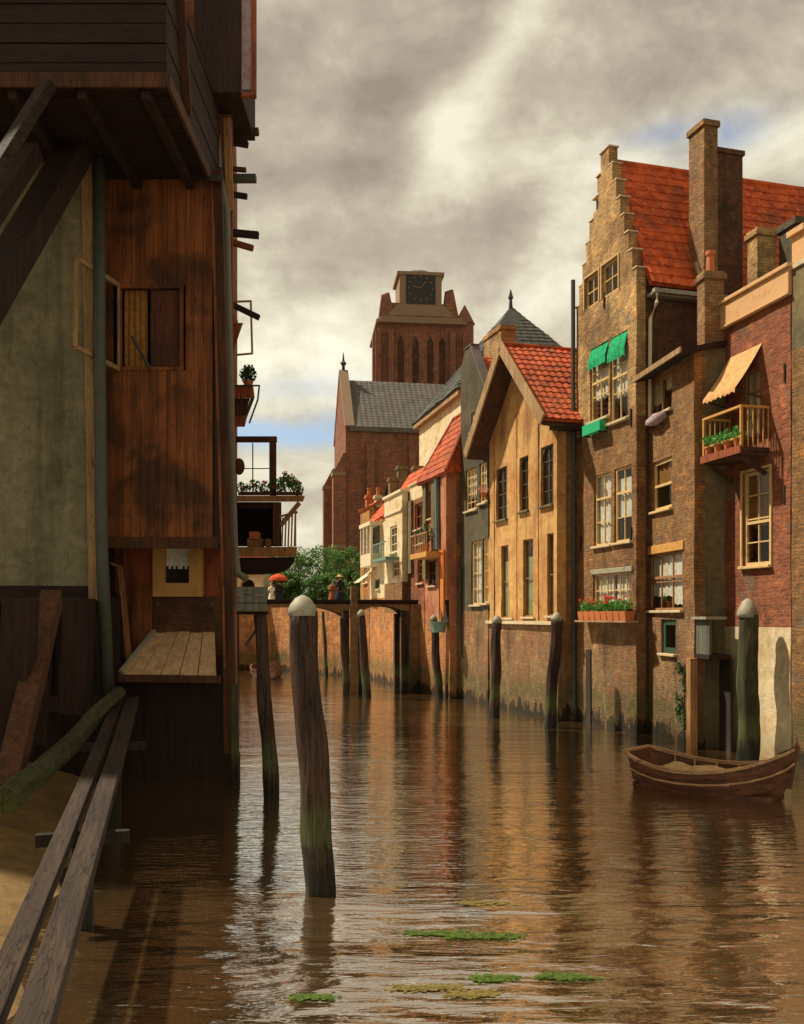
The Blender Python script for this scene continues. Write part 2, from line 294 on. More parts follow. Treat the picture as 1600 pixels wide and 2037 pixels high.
M['blue_paint'] = mat_paint('blue_grey_paint', (0.13, 0.20, 0.22, 1), .5, .4)
M['teal_paint'] = mat_paint('teal_paint', (0.16, 0.26, 0.20, 1), .5, .4, (0.10, 0.10, 0.05, 1))
M['grey_plank'] = mat_wood('grey_green_plank', (0.15, 0.155, 0.115, 1), (0.10, 0.10, 0.075, 1), (8, 8, 0.6), .8, .35, 4.4)
M['pipe'] = mat_paint('pipe_paint', (0.070, 0.080, 0.058, 1), .5, .5, (0.03, 0.035, 0.028, 1))
M['pipe_light'] = mat_paint('pipe_grey_green', (0.15, 0.145, 0.095, 1), .5, .5, (0.05, 0.06, 0.045, 1))
M['zinc'] = mat_paint('zinc', (0.33, 0.31, 0.22, 1), .6, .75, (0.13, 0.10, 0.06, 1))
M['stone'] = mat_paint('pale_stone', (0.58, 0.46, 0.28, 1), .8, .5, (0.25, 0.16, 0.08, 1))
M['tower_stone'] = mat_paint('tower_stone', (0.27, 0.185, 0.115, 1), .85, .5, (0.20, 0.12, 0.07, 1))
M['interior'] = mat_paint('interior_dark', (0.030, 0.020, 0.013, 1), .9, .3, (0.015, 0.01, 0.008, 1))
M['iron'] = mat_paint('iron', (0.035, 0.028, 0.022, 1), .5, .3)
M['clock_face'] = mat_paint('clock_face', (0.030, 0.032, 0.026, 1), .6, .2)
M['gilt'] = mat_paint('gilt', (0.50, 0.32, 0.10, 1), .4, .2)
M['glass'] = mat_glass('glass')
M['green_glass'] = mat_glass('green_glass', (0.5, 0.6, 0.42, 1), .3)
M['lace'] = mat_cloth('lace', (0.82, 0.78, 0.66, 1), (0.60, 0.56, 0.46, 1))
M['green_blind'] = mat_cloth('green_blind', (0.34, 0.36, 0.18, 1), (0.24, 0.27, 0.15, 1))
M['ochre_cloth'] = mat_cloth('ochre_cloth', (0.34, 0.17, 0.045, 1), (0.22, 0.10, 0.03, 1))
M['awning_cloth'] = mat_cloth('awning_cloth', (0.64, 0.36, 0.16, 1), (0.50, 0.25, 0.10, 1))
M['cream_cloth'] = mat_cloth('cream_cloth', (0.78, 0.68, 0.45, 1), (0.6, 0.5, 0.3, 1))
M['orange_cloth'] = mat_cloth('orange_cloth', (0.62, 0.20, 0.04, 1), (0.5, 0.15, 0.035, 1))
M['sack'] = mat_cloth('sack_cloth', (0.62, 0.42, 0.20, 1), (0.42, 0.27, 0.12, 1))
M['lilac'] = mat_cloth('lilac_cloth', (0.42, 0.33, 0.34, 1), (0.3, 0.2, 0.2, 1))
M['terracotta'] = mat_paint('terracotta', (0.52, 0.16, 0.05, 1), .7, .3, (0.25, 0.1, 0.04, 1))
M['red_wood'] = mat_wood('red_wood', (0.34, 0.085, 0.030, 1), (0.20, 0.055, 0.022, 1), (6, 6, 0.8), .7, .3, 1.4)
M['leaf'] = mat_leaf('leaf_green', (0.07, 0.17, 0.035, 1), (0.15, 0.30, 0.06, 1))
M['leaf_bright'] = mat_leaf('leaf_bright', (0.06, 0.24, 0.04, 1), (0.14, 0.38, 0.07, 1))
M['leaf_dark'] = mat_leaf('leaf_dark', (0.035, 0.08, 0.028, 1), (0.085, 0.15, 0.05, 1))
M['tree_leaf'] = mat_leaf('tree_leaf', (0.06, 0.16, 0.04, 1), (0.17, 0.29, 0.075, 1))
M['weed_green'] = mat_leaf('weed_green', (0.030, 0.075, 0.010, 1), (0.14, 0.20, 0.03, 1))
M['weed_yellow'] = mat_leaf('weed_yellow', (0.13, 0.13, 0.03, 1), (0.30, 0.20, 0.06, 1))
M['blossom_red'] = mat_leaf('blossom_red', (0.62, 0.05, 0.03, 1), (0.72, 0.14, 0.08, 1))
M['blossom_pink'] = mat_leaf('blossom_pink', (0.70, 0.22, 0.18, 1), (0.75, 0.40, 0.3, 1))
M['sand'] = mat_plaster('sand', (0.30, 0.195, 0.075, 1), (0.20, 0.125, 0.05, 1), .2, 8.3, .2)
M['earth'] = mat_plaster('earth', (0.22, 0.15, 0.075, 1), (0.15, 0.12, 0.06, 1), .3, 9.3, .2)
M['hull'] = mat_wood('hull_wood', (0.20, 0.080, 0.038, 1), (0.10, 0.042, 0.022, 1), (0.7, 8, 8), .5, .4, 1.9)
M['gunwale'] = mat_wood('gunwale_wood', (0.62, 0.38, 0.20, 1), (0.40, 0.22, 0.11, 1), (0.8, 8, 8), .6, .3, 2.9)
M['skin'] = mat_paint('skin', (0.50, 0.28, 0.18, 1), .6, .1)
M['navy'] = mat_cloth('navy_cloth', (0.030, 0.034, 0.045, 1)); M['white_cloth'] = mat_cloth('white_cloth', (0.70, 0.64, 0.5, 1))
M['rust_cloth'] = mat_cloth('rust_cloth', (0.40, 0.13, 0.06, 1)); M['straw'] = mat_cloth('straw', (0.66, 0.46, 0.16, 1))
M['red_cloth'] = mat_cloth('red_cloth', (0.66, 0.10, 0.04, 1)); M['hair'] = mat_cloth('hair', (0.05, 0.03, 0.018, 1))
M['shutter_wood'] = mat_wood('shutter_wood', (0.13, 0.042, 0.024, 1), (0.075, 0.026, 0.016, 1), (6, 6, 0.8), .75, .4, 1.7)
M['green_cloth'] = mat_cloth('green_cloth', (0.025, 0.40, 0.17, 1), (0.012, 0.20, 0.08, 1))

# ------------------------------------------------------------------ building helpers
def at(px, py, Y):
    return Vector(((px - VX) / F * Y, Y, EYE + (HY - py) / F * Y))
def atz(px, py, z):
    """where the line of sight of a pixel meets the level z"""
    Y = (z - EYE) * F / (HY - py)
    return Vector(((px - VX) / F * Y, Y, z))
MW = {}
def top_of(o):
    while o.parent: o = o.parent
    return o
def tag(o, label=None, cat=None, group=None, kind=None):
    if label: o['label'] = label
    if cat: o['category'] = cat
    if group: o['group'] = group
    if kind: o['kind'] = kind
    return o
def thing(name, label, cat, loc=(0, 0, 0), rz=0.0, group=None):
    o = bpy.data.objects.new(name, None); COL.objects.link(o)
    o.location = loc; o.rotation_euler = (0, 0, rz); o.empty_display_size = 0.3
    MW[o.name] = Matrix.Translation(Vector(loc)) @ Matrix.Rotation(rz, 4, 'Z')
    return tag(o, label, cat, group)
def copy_tree(o, parent=None):
    c = o.copy(); COL.objects.link(c); c.parent = parent
    for ch in list(o.children): copy_tree(ch, c)
    return c

class MB:
    """collects shapes and links them as ONE mesh object"""
    def __init__(s): s.bm = bmesh.new(); s.mi = 0
    def v(s, p): return s.bm.verts.new(p)
    def face(s, pts):
        try:
            f = s.bm.faces.new([s.v(p) for p in pts]); f.material_index = s.mi; return f
        except ValueError: return None
    def hexa(s, p):
        """eight corners: four of the bottom, four of the top, both counter-clockwise"""
        q = [s.v(x) for x in p]
        for ids in ((3, 2, 1, 0), (4, 5, 6, 7), (0, 1, 5, 4), (1, 2, 6, 5), (2, 3, 7, 6), (3, 0, 4, 7)):
            f = s.bm.faces.new([q[i] for i in ids]); f.material_index = s.mi
    def box(s, x0, x1, y0, y1, z0, z1):
        s.hexa([(x0, y0, z0), (x1, y0, z0), (x1, y1, z0), (x0, y1, z0), (x0, y0, z1), (x1, y0, z1), (x1, y1, z1), (x0, y1, z1)])
    def bar(s, p, q, w, h=None, up=(0, 0, 1), w2=None, h2=None):
        p, q = Vector(p), Vector(q); h = w if h is None else h
        w2 = w if w2 is None else w2; h2 = h if h2 is None else h2
        d = (q - p).normalized(); up = Vector(up)
        if abs(d.dot(up)) > 0.98: up = Vector((0, 1, 0))
        sx = d.cross(up).normalized(); sz = sx.cross(d).normalized()
        c = []
        for (o, a, b) in ((p, w, h), (q, w2, h2)):
            c += [o - sx * a / 2 - sz * b / 2, o + sx * a / 2 - sz * b / 2, o + sx * a / 2 + sz * b / 2, o - sx * a / 2 + sz * b / 2]
        s.hexa(c)
    def prism(s, poly, y0, y1, axis='y'):
        """polygon of (a, b) pushed along an axis"""
        def P(a, b, t): return (a, t, b) if axis == 'y' else ((t, a, b) if axis == 'x' else (a, b, t))
        A = [s.v(P(a, b, y0)) for a, b in poly]; B = [s.v(P(a, b, y1)) for a, b in poly]
        n = len(poly)
        for f in [A, B[::-1]] + [[A[i], B[i], B[(i + 1) % n], A[(i + 1) % n]] for i in range(n)]:
            try: s.bm.faces.new(f).material_index = s.mi
            except ValueError: pass
    def tube(s, pts, r, seg=10, cap=True, wob=0.0):
        pts = [Vector(p) for p in pts]
        rs = r if isinstance(r, (list, tuple)) else [r] * len(pts)
        rings = []
        ref = Vector((0, 0, 1))
        for i, p in enumerate(pts):
            d = (pts[min(i + 1, len(pts) - 1)] - pts[max(i - 1, 0)]).normalized()
            a = ref if abs(d.dot(ref)) < 0.95 else Vector((1, 0, 0))
            e1 = d.cross(a).normalized(); e2 = d.cross(e1).normalized()
            ring = []
            for k in range(seg):
                t = 2 * math.pi * k / seg
                rr = rs[i] * (1 + (wob * mnoise.noise(Vector((p.x * 3 + math.cos(t) * 2, p.y * 3 + math.sin(t) * 2, p.z * 1.3))) if wob else 0))
                ring.append(s.v(p + e1 * (math.cos(t) * rr) + e2 * (math.sin(t) * rr)))
            rings.append(ring)
        for i in range(len(rings) - 1):
            for k in range(seg):
                f = s.bm.faces.new([rings[i][k], rings[i][(k + 1) % seg], rings[i + 1][(k + 1) % seg], rings[i + 1][k]]); f.material_index = s.mi
        if cap:
            for rg in (rings[0][::-1], rings[-1]):
                f = s.bm.faces.new(rg); f.material_index = s.mi
    def lathe(s, prof, c=(0, 0, 0), seg=14, sx=1.0, sy=1.0):
        """profile of (radius, height) turned round z"""
        c = Vector(c); s.tube_rings([[c + Vector((math.cos(2 * math.pi * k / seg) * r * sx, math.sin(2 * math.pi * k / seg) * r * sy, z)) for k in range(seg)] for r, z in prof])
    def tube_rings(s, rings, cap=True):
        rv = [[s.v(p) for p in rg] for rg in rings]; n = len(rv[0])
        for i in range(len(rv) - 1):
            for k in range(n):
                f = s.bm.faces.new([rv[i][k], rv[i][(k + 1) % n], rv[i + 1][(k + 1) % n], rv[i + 1][k]]); f.material_index = s.mi
        if cap:
            for rg in (rv[0][::-1], rv[-1]):
                f = s.bm.faces.new(rg); f.material_index = s.mi
    def ball(s, c, r, sx=1, sy=1, sz=1, seg=10, rows=7, wob=0.0):
        c = Vector(c); rings = []
        for i in range(rows + 1):
            th = math.pi * (0.02 + 0.96 * i / rows)
            ring = []
            for k in range(seg):
                a = 2 * math.pi * k / seg
                d = Vector((math.sin(th) * math.cos(a), math.sin(th) * math.sin(a), -math.cos(th)))
                rr = r * (1 + wob * mnoise.noise(d * 2.2 + c * 3))
                ring.append(c + Vector((d.x * sx, d.y * sy, d.z * sz)) * rr)
            rings.append(ring)
        s.tube_rings(rings)
    def leaf(s, p, size, up=0.0):
        d = Vector((random.gauss(0, 1), random.gauss(0, 1), random.gauss(0, 1) + up)).normalized()
        a = d.orthogonal().normalized(); b = d.cross(a)
        t = random.uniform(0, 6.28); e1 = a * math.cos(t) + b * math.sin(t); e2 = d.cross(e1)
        p = Vector(p)
        s.face([p - e1 * size * .5, p + e2 * size * .32, p + e1 * size * .55, p - e2 * size * .32])
    def slab(s, xs, zs, filled, y0, y1, bulge=0.0):
        """wall slab with openings: cells of a grid, each side that meets an opening or the outside gets its own face"""
        xs = sorted(set(round(x, 4) for x in xs)); zs = sorted(set(round(z, 4) for z in zs))
        nx, nz = len(xs) - 1, len(zs) - 1
        g = [[filled((xs[i] + xs[i + 1]) / 2, (zs[j] + zs[j + 1]) / 2) for j in range(nz)] for i in range(nx)]
        V = {}
        def vt(i, j, k):
            if (i, j, k) not in V:
                x_, y_ = xs[i], y1 if k else y0
                if bulge and not k:
                    q = Vector((x_ * .9 + bulge, zs[j] * .8, bulge * 2.3)); y_ += .030 * mnoise.noise(q) + .012 * mnoise.noise(q * 4)
                    if i in (0, nx): x_ += .016 * mnoise.noise(Vector((bulge, zs[j] * 2.6, i)))
                V[i, j, k] = s.v((x_, y_, zs[j]))
            return V[i, j, k]
        def F_(q): s.bm.faces.new(q).material_index = s.mi
        for i in range(nx):
            for j in range(nz):
                if not g[i][j]: continue
                F_([vt(i, j, 0), vt(i + 1, j, 0), vt(i + 1, j + 1, 0), vt(i, j + 1, 0)])
                F_([vt(i, j, 1), vt(i, j + 1, 1), vt(i + 1, j + 1, 1), vt(i + 1, j, 1)])
                if i == 0 or not g[i - 1][j]: F_([vt(i, j, 1), vt(i, j, 0), vt(i, j + 1, 0), vt(i, j + 1, 1)])
                if i == nx - 1 or not g[i + 1][j]: F_([vt(i + 1, j, 0), vt(i + 1, j, 1), vt(i + 1, j + 1, 1), vt(i + 1, j + 1, 0)])
                if j == 0 or not g[i][j - 1]: F_([vt(i, j, 1), vt(i + 1, j, 1), vt(i + 1, j, 0), vt(i, j, 0)])
                if j == nz - 1 or not g[i][j + 1]: F_([vt(i, j + 1, 0), vt(i + 1, j + 1, 0), vt(i + 1, j + 1, 1), vt(i, j + 1, 1)])
    def tiles(s, poly, tw=0.27, th=0.34, amp=0.035, under=0.10):
        """tiled slope: poly[0] -> poly[1] is the eave; rows of pantiles up the slope, an underside and a rim"""
        P = [Vector(p) for p in poly]
        e = (P[1] - P[0]).normalized(); n = e.cross(P[2] - P[0]).normalized(); up = n.cross(e).normalized()
        if up.z < 0: up = -up; n = -n
        L = [((p - P[0]).dot(e), (p - P[0]).dot(up)) for p in P]
        smin, smax = min(a for a, b in L), max(a for a, b in L); tmax = max(b for a, b in L)
        nc = max(2, int((smax - smin) / tw)) * 4; nr = max(1, int(tmax / th))
        rows = []
        for j in range(nr + 1):
            t = tmax * j / nr
            if j > 0: rows.append((t - 0.012, 0.0))
            if j < nr: rows.append((t, 0.030))
        rows.append((tmax, 0.0))
        grid = []
        m = len(L)
        for i in range(nc + 1):
            ss = smin + (smax - smin) * i / nc; sq = min(max(ss, smin + 1e-4), smax - 1e-4)
            ts = []
            for k in range(m):
                (a0, b0), (a1, b1) = L[k], L[(k + 1) % m]
                if abs(a1 - a0) > 1e-9 and min(a0, a1) <= sq <= max(a0, a1): ts.append(b0 + (b1 - b0) * (sq - a0) / (a1 - a0))
            lo, hi = (min(ts), max(ts)) if ts else (0, 0)
            col = []
            for t, h in rows:
                tt = min(max(t, lo), hi); ph = 2 * math.pi * i / 4
                sag = 0.07 * mnoise.noise(P[0] + e * ss * .45 + up * tt * .4) + 0.022 * mnoise.noise(P[0] * 3 + e * math.floor(i / 4) * 1.7 + up * math.floor(tt / th) * 2.3)
                hh = h + amp * (0.5 + 0.5 * math.sin(ph)) + sag
                col.append((s.v(P[0] + e * ss + up * tt + n * hh), tt))
            grid.append(col)
        for i in range(nc):
            for j in range(len(rows) - 1):
                a, b, c, d = grid[i][j], grid[i + 1][j], grid[i + 1][j + 1], grid[i][j + 1]
                if abs(a[1] - d[1]) < 1e-6 and abs(b[1] - c[1]) < 1e-6: continue
                f = s.bm.faces.new([a[0], b[0], c[0], d[0]]); f.material_index = s.mi
        lowp = [p - n * under for p in P]; hip = [p - n * 0.004 for p in P]
        s.face(lowp[::-1]); s.face(hip)
        for k in range(m): s.face([lowp[k], lowp[(k + 1) % m], hip[(k + 1) % m], hip[k]])
    def build(s, name, mat, parent=None, space='local', smooth=False):
        bmesh.ops.recalc_face_normals(s.bm, faces=s.bm.faces)
        if space == 'world' and parent is not None:
            s.bm.transform(MW[top_of(parent).name].inverted())
        me = bpy.data.meshes.new(name); s.bm.to_mesh(me); s.bm.free()
        for q in (mat if isinstance(mat, (list, tuple)) else [mat]): me.materials.append(q if isinstance(q, bpy.types.Material) else M[q])
        if smooth:
            for p in me.polygons: p.use_smooth = True
        o = bpy.data.objects.new(name, me); COL.objects.link(o)
        if parent is not None: o.parent = parent
        return o

def refine(v, step):
    v = sorted(set(round(a, 4) for a in v)); out = []
    for a, b in zip(v, v[1:]):
        n = max(1, int((b - a) / step)); out += [a + (b - a) * i / n for i in range(n)]
    return out + [v[-1]]
WORN = {'plank', 'strut', 'leg', 'landing', 'landing_beam', 'corner_post', 'bottom_rail', 'sill_beam', 'sill', 'casement', 'corner_board', 'barge_board', 'upper_storey', 'wall_beam', 'coping_stone', 'lintel', 'cornice', 'arched_beam', 'bridge_post', 'side_boards', 'frame', 'post', 'joist', 'chimney', 'chimney_stack', 'coping'}
def part(name, mat, parent, fn, space='local', smooth=False, label=None):
    mb = MB(); fn(mb); o = mb.build(name, mat, parent, space, smooth)
    if name in WORN:
        bv = o.modifiers.new('worn_edges', 'BEVEL'); bv.width = 0.014; bv.segments = 2; bv.limit_method = 'ANGLE'
    if label: o['label'] = label
    return o

class House:
    """a house on its own canal front: local x runs along the front (left to right), y into the house, z up"""
    def __init__(s, name, label, cat, near, slope, pxl, group=None):
        r = (pxl - VX) / F; k = (r * near[1] - near[0]) / (slope - r)
        far = Vector((near[0] + slope * k, near[1] + k)); near = Vector(near)
        s.P = far; s.t = (near - far).normalized(); s.W = (near - far).length
        s.inw = Vector((-s.t.y, s.t.x)); s.far, s.near = far, near
        s.root = thing(name, label, cat, (far.x, far.y, 0), math.atan2(s.t.y, s.t.x), group)
        s.holes = []
    def uz(s, px, py, n=0.0):
        d = Vector(((px - VX) / F, 1, (HY - py) / F))
        Q = s.P + s.inw * n
        k = Q.dot(s.inw) / (d.x * s.inw.x + d.y * s.inw.y)
        return (Vector((d.x * k, k)) - s.P).dot(s.t), EYE + d.z * k
    def rect(s, a, b, c, d, n=0.0):
        u0, u1 = s.uz(a, (b + d) / 2, n)[0], s.uz(c, (b + d) / 2, n)[0]
        m = (a + c) / 2
        return u0, u1, s.uz(m, d, n)[1], s.uz(m, b, n)[1]
    def xyz(s, u, n, z):
        p = s.P + s.t * u + s.inw * n
        return Vector((p.x, p.y, z))
    def window(s, a, b, c, d, mat='cream_paint', bars=(1, 1), curtain=None, sill='stone', cmat='lace', fw=0.07, casing=0.0, depth=0.06, pane='glass', rail=None, label=None, hole=True, name='window', arch=False, local=None):
        u0, u1, z0, z1 = local or s.rect(a, b, c, d)
        if hole: s.holes.append((u0, u1, z0, z1))
        y0 = depth if hole else -0.05; y1 = y0 + 0.07
        g = 0.004
        def fr(mb):
            mb.box(u0 + g, u0 + fw, y0, y1, z0 + g, z1 - g); mb.box(u1 - fw, u1 - g, y0, y1, z0 + g, z1 - g)
            mb.box(u0 + fw, u1 - fw, y0, y1, z1 - fw, z1 - g); mb.box(u0 + fw, u1 - fw, y0, y1, z0 + g, z0 + fw)
            rl = rail
            if rl: mb.box(u0 + fw, u1 - fw, y0 - .015, y1 - .01, z0 + (z1 - z0) * rl - .035, z0 + (z1 - z0) * rl + .035)
            for i in range(1, bars[0] + 1):
                x = u0 + (u1 - u0) * i / (bars[0] + 1); mb.box(x - .016, x + .016, y0 + .012, y1 - .012, z0 + fw, z1 - fw)
            for j in range(1, bars[1] + 1):
                z = z0 + (z1 - z0) * j / (bars[1] + 1)
                if rl and abs(z - (z0 + (z1 - z0) * rl)) < .08: continue
                mb.box(u0 + fw, u1 - fw, y0 + .014, y1 - .014, z - .016, z + .016)
            if casing:
                for q in ((u0 - casing, u0 - g, z0, z1), (u1 + g, u1 + casing, z0, z1), (u0 - casing, u1 + casing, z1 + g, z1 + casing)):
                    mb.box(q[0], q[1], -.035, .012, q[2], q[3])
            if arch:
                # spandrels that turn the square head into a round one
                n_ = 6; rr = (u1 - u0) / 2; cx = (u0 + u1) / 2; zc = z1 - rr
                for sg in (-1, 1):
                    pl = [(cx + sg * rr, zc)] + [(cx + sg * rr * math.cos(t * math.pi / 2 / n_), zc + rr * math.sin(t * math.pi / 2 / n_)) for t in range(1, n_ + 1)] + [(cx + sg * rr, z1)]
                    mb.prism(pl, y0 - .03, y0 - .002)
        w = part(name, mat, s.root, fr, label=label)
        part('pane', pane, w, lambda mb: mb.face([(u0 + .02, y1 - .03, z0 + .02), (u1 - .02, y1 - .03, z0 + .02), (u1 - .02, y1 - .03, z1 - .02), (u0 + .02, y1 - .03, z1 - .02)]))
        if sill:
            part('sill', sill, w, lambda mb: mb.box(u0 - .07, u1 + .07, -.11, y0 - .004, z0 - .075, z0 - .001) if hole else mb.box(u0 - .05, u1 + .05, -.12, .01, z0 - .07, z0))
        if curtain:
            for (f0, f1, h0, h1) in curtain:
                def cu(mb):
                    n_ = 14; Q = []
                    for i in range(n_ + 1):
                        x = u0 + .03 + (u1 - u0 - .06) * (f0 + (f1 - f0) * i / n_)
                        yy = y1 + .035 + .022 * math.sin(i * 2.1 + z0) + .012 * math.sin(i * 4.7)
                        Q.append((mb.v((x, yy, z0 + (z1 - z0) * h0 + .02 * math.sin(i * 1.3))), mb.v((x, yy, z0 + (z1 - z0) * h1))))
                    for i in range(n_): mb.bm.faces.new([Q[i][0], Q[i + 1][0], Q[i + 1][1], Q[i][1]])
                part('curtain', cmat, w, cu, smooth=True)
        return w
    def wall(s, bands, depth=6.0, th=0.30, inside=None, extra_x=(), extra_z=(), side=None, top=None):
        """front slab in bands of height (z0, z1, material, name), plus the other three walls and a dark room behind the panes"""
        xs = [0, s.W] + [v for h in s.holes for v in h[:2]] + list(extra_x)
        for z0, z1, mat, nm in bands:
            zs = [z0, z1] + [v for h in s.holes for v in h[2:] if z0 < v < z1] + [z for z in extra_z if z0 < z < z1]
            def fill(x, z):
                if inside and not inside(x, z): return False
                return not any(h[0] < x < h[1] and h[2] < z < h[3] for h in s.holes)
            xx = refine(xs, .35); zs = refine(zs, .35)
            part(nm, mat, s.root, lambda mb: mb.slab(xx, zs, fill, 0.0, th, s.P.x + s.P.y * 1.7 + 3.1))
        lo, hi = min(b[0] for b in bands), top or max(b[1] for b in bands)
        def sides(mb):
            mb.box(s.W - th, s.W, th, depth, lo, hi); mb.box(0, th, th, depth, lo, hi); mb.box(th, s.W - th, depth - th, depth, lo, hi)
        part('side_wall', side or bands[-1][2], s.root, sides)
        part('room', 'interior', s.root, lambda mb: mb.box(th + .01, s.W - th - .01, .95, 1.0, lo, hi - .02))
    def gable(s, mat, z0, z1, th=0.30, apex=None, name='gable', ov=0.0):
        a = s.W / 2 if apex is None else apex
        part(name, mat, s.root, lambda mb: mb.prism([(0, z0), (s.W, z0), (a, z1)], 0, th))
    def gable_roof(s, mat, z0, z1, depth, front=0.0, side=0.25, apex=None, tw=.27, name='roof'):
        a = s.W / 2 if apex is None else apex
        def f(mb):
            kl = (z1 - z0) / a; kr = (z1 - z0) / (s.W - a); o = .10
            mb.tiles([(-side, depth, z0 - kl * side + o), (-side, -front, z0 - kl * side + o), (a, -front, z1 + o), (a, depth, z1 + o)], tw)
            mb.tiles([(s.W + side, -front, z0 - kr * side + o), (s.W + side, depth, z0 - kr * side + o), (a, depth, z1 + o), (a, -front, z1 + o)], tw)
            mb.tube([(a, -front, z1 + o + .03), (a, depth, z1 + o + .03)], .10, 8)
        return part(name, mat, s.root, f)

def chimney(parent, mat, x0, x1, y0, y1, z0, z1, pots=1, pot_mat='terracotta', space='local', pot_h=.45):
    def f(mb):
        mb.box(x0, x1, y0, y1, z0, z1 - .22); mb.box(x0 - .06, x1 + .06, y0 - .06, y1 + .06, z1 - .219, z1 - .08); mb.box(x0 - .02, x1 + .02, y0 - .02, y1 + .02, z1 - .079, z1)
    c = part('chimney', mat, parent, f, space)
    for i in range(pots):
        cx = x0 + (x1 - x0) * (i + .5) / pots; cy = (y0 + y1) / 2
        part('chimney_pot', pot_mat, c, lambda mb: mb.lathe([(.12, z1 - .01), (.10, z1 + pot_h * .8), (.13, z1 + pot_h * .82), (.13, z1 + pot_h), (.08, z1 + pot_h)], (cx, cy, 0), 10), space)
    return c

def foliage(mb, c, size, n, leaf, up=0.3):
    for _ in range(n):
        d = Vector((random.gauss(0, 1), random.gauss(0, 1), random.gauss(0, 1))).normalized() * random.random() ** .4
        mb.leaf((c[0] + d.x * size[0], c[1] + d.y * size[1], c[2] + d.z * size[2]), leaf * random.uniform(.6, 1.3), up)

# ------------------------------------------------------------------ setting
def build_setting():
    mb = MB()
    mb.face([(-700, -60, 0), (700, -60, 0), (700, 900, 0), (-700, 900, 0)])
    tag(mb.build('water', 'water'), kind='structure')
    mb = MB()
    right = [(13, -60), (13, 10), (9.6, 24), (7.7, 28), (6.6, 31.6), (5.4, 34), (3.7, 39), (2.7, 42), (1.4, 46.5), (-.6, 51), (-1.6, 54), (-8.4, 62.2), (-30, 64.5), (-700, 66), (-700, 1500), (700, 1500), (700, -60)]
    mb.prism(right, -2.0, 4.2, 'z')
    left = [(-700, -60), (-11, -60), (-10, 8), (-9.5, 19.6), (-7.4, 24), (-7.2, 33), (-10.5, 50), (-13, 61), (-700, 61)]
    mb.prism(left, -2.0, 3.2, 'z')
    tag(mb.build('ground', 'earth'), kind='structure')
    # the sandy bank at the foot of the near house
    mb = MB(); g = []
    for i in range(25):
        Y = 3.0 + 16.8 * i / 24; row = []
        xr = -1.9 - (Y - 5) * 0.262
        for j in range(13):
            f = j / 12; X = xr - f * (10.2 + xr)
            z = -0.25 + 1.25 * f ** .7 + 0.07 * mnoise.noise(Vector((X * 1.6, Y * 1.1, 0))) + .03 * mnoise.noise(Vector((X * 6, Y * 5, 2)))
            row.append(mb.v((X, Y, z)))
        g.append(row)
    for i in range(24):
        for j in range(12): mb.bm.faces.new([g[i][j], g[i][j + 1], g[i + 1][j + 1], g[i + 1][j]])
    tag(mb.build('sand_bank', 'sand', smooth=True), kind='structure')
build_setting()

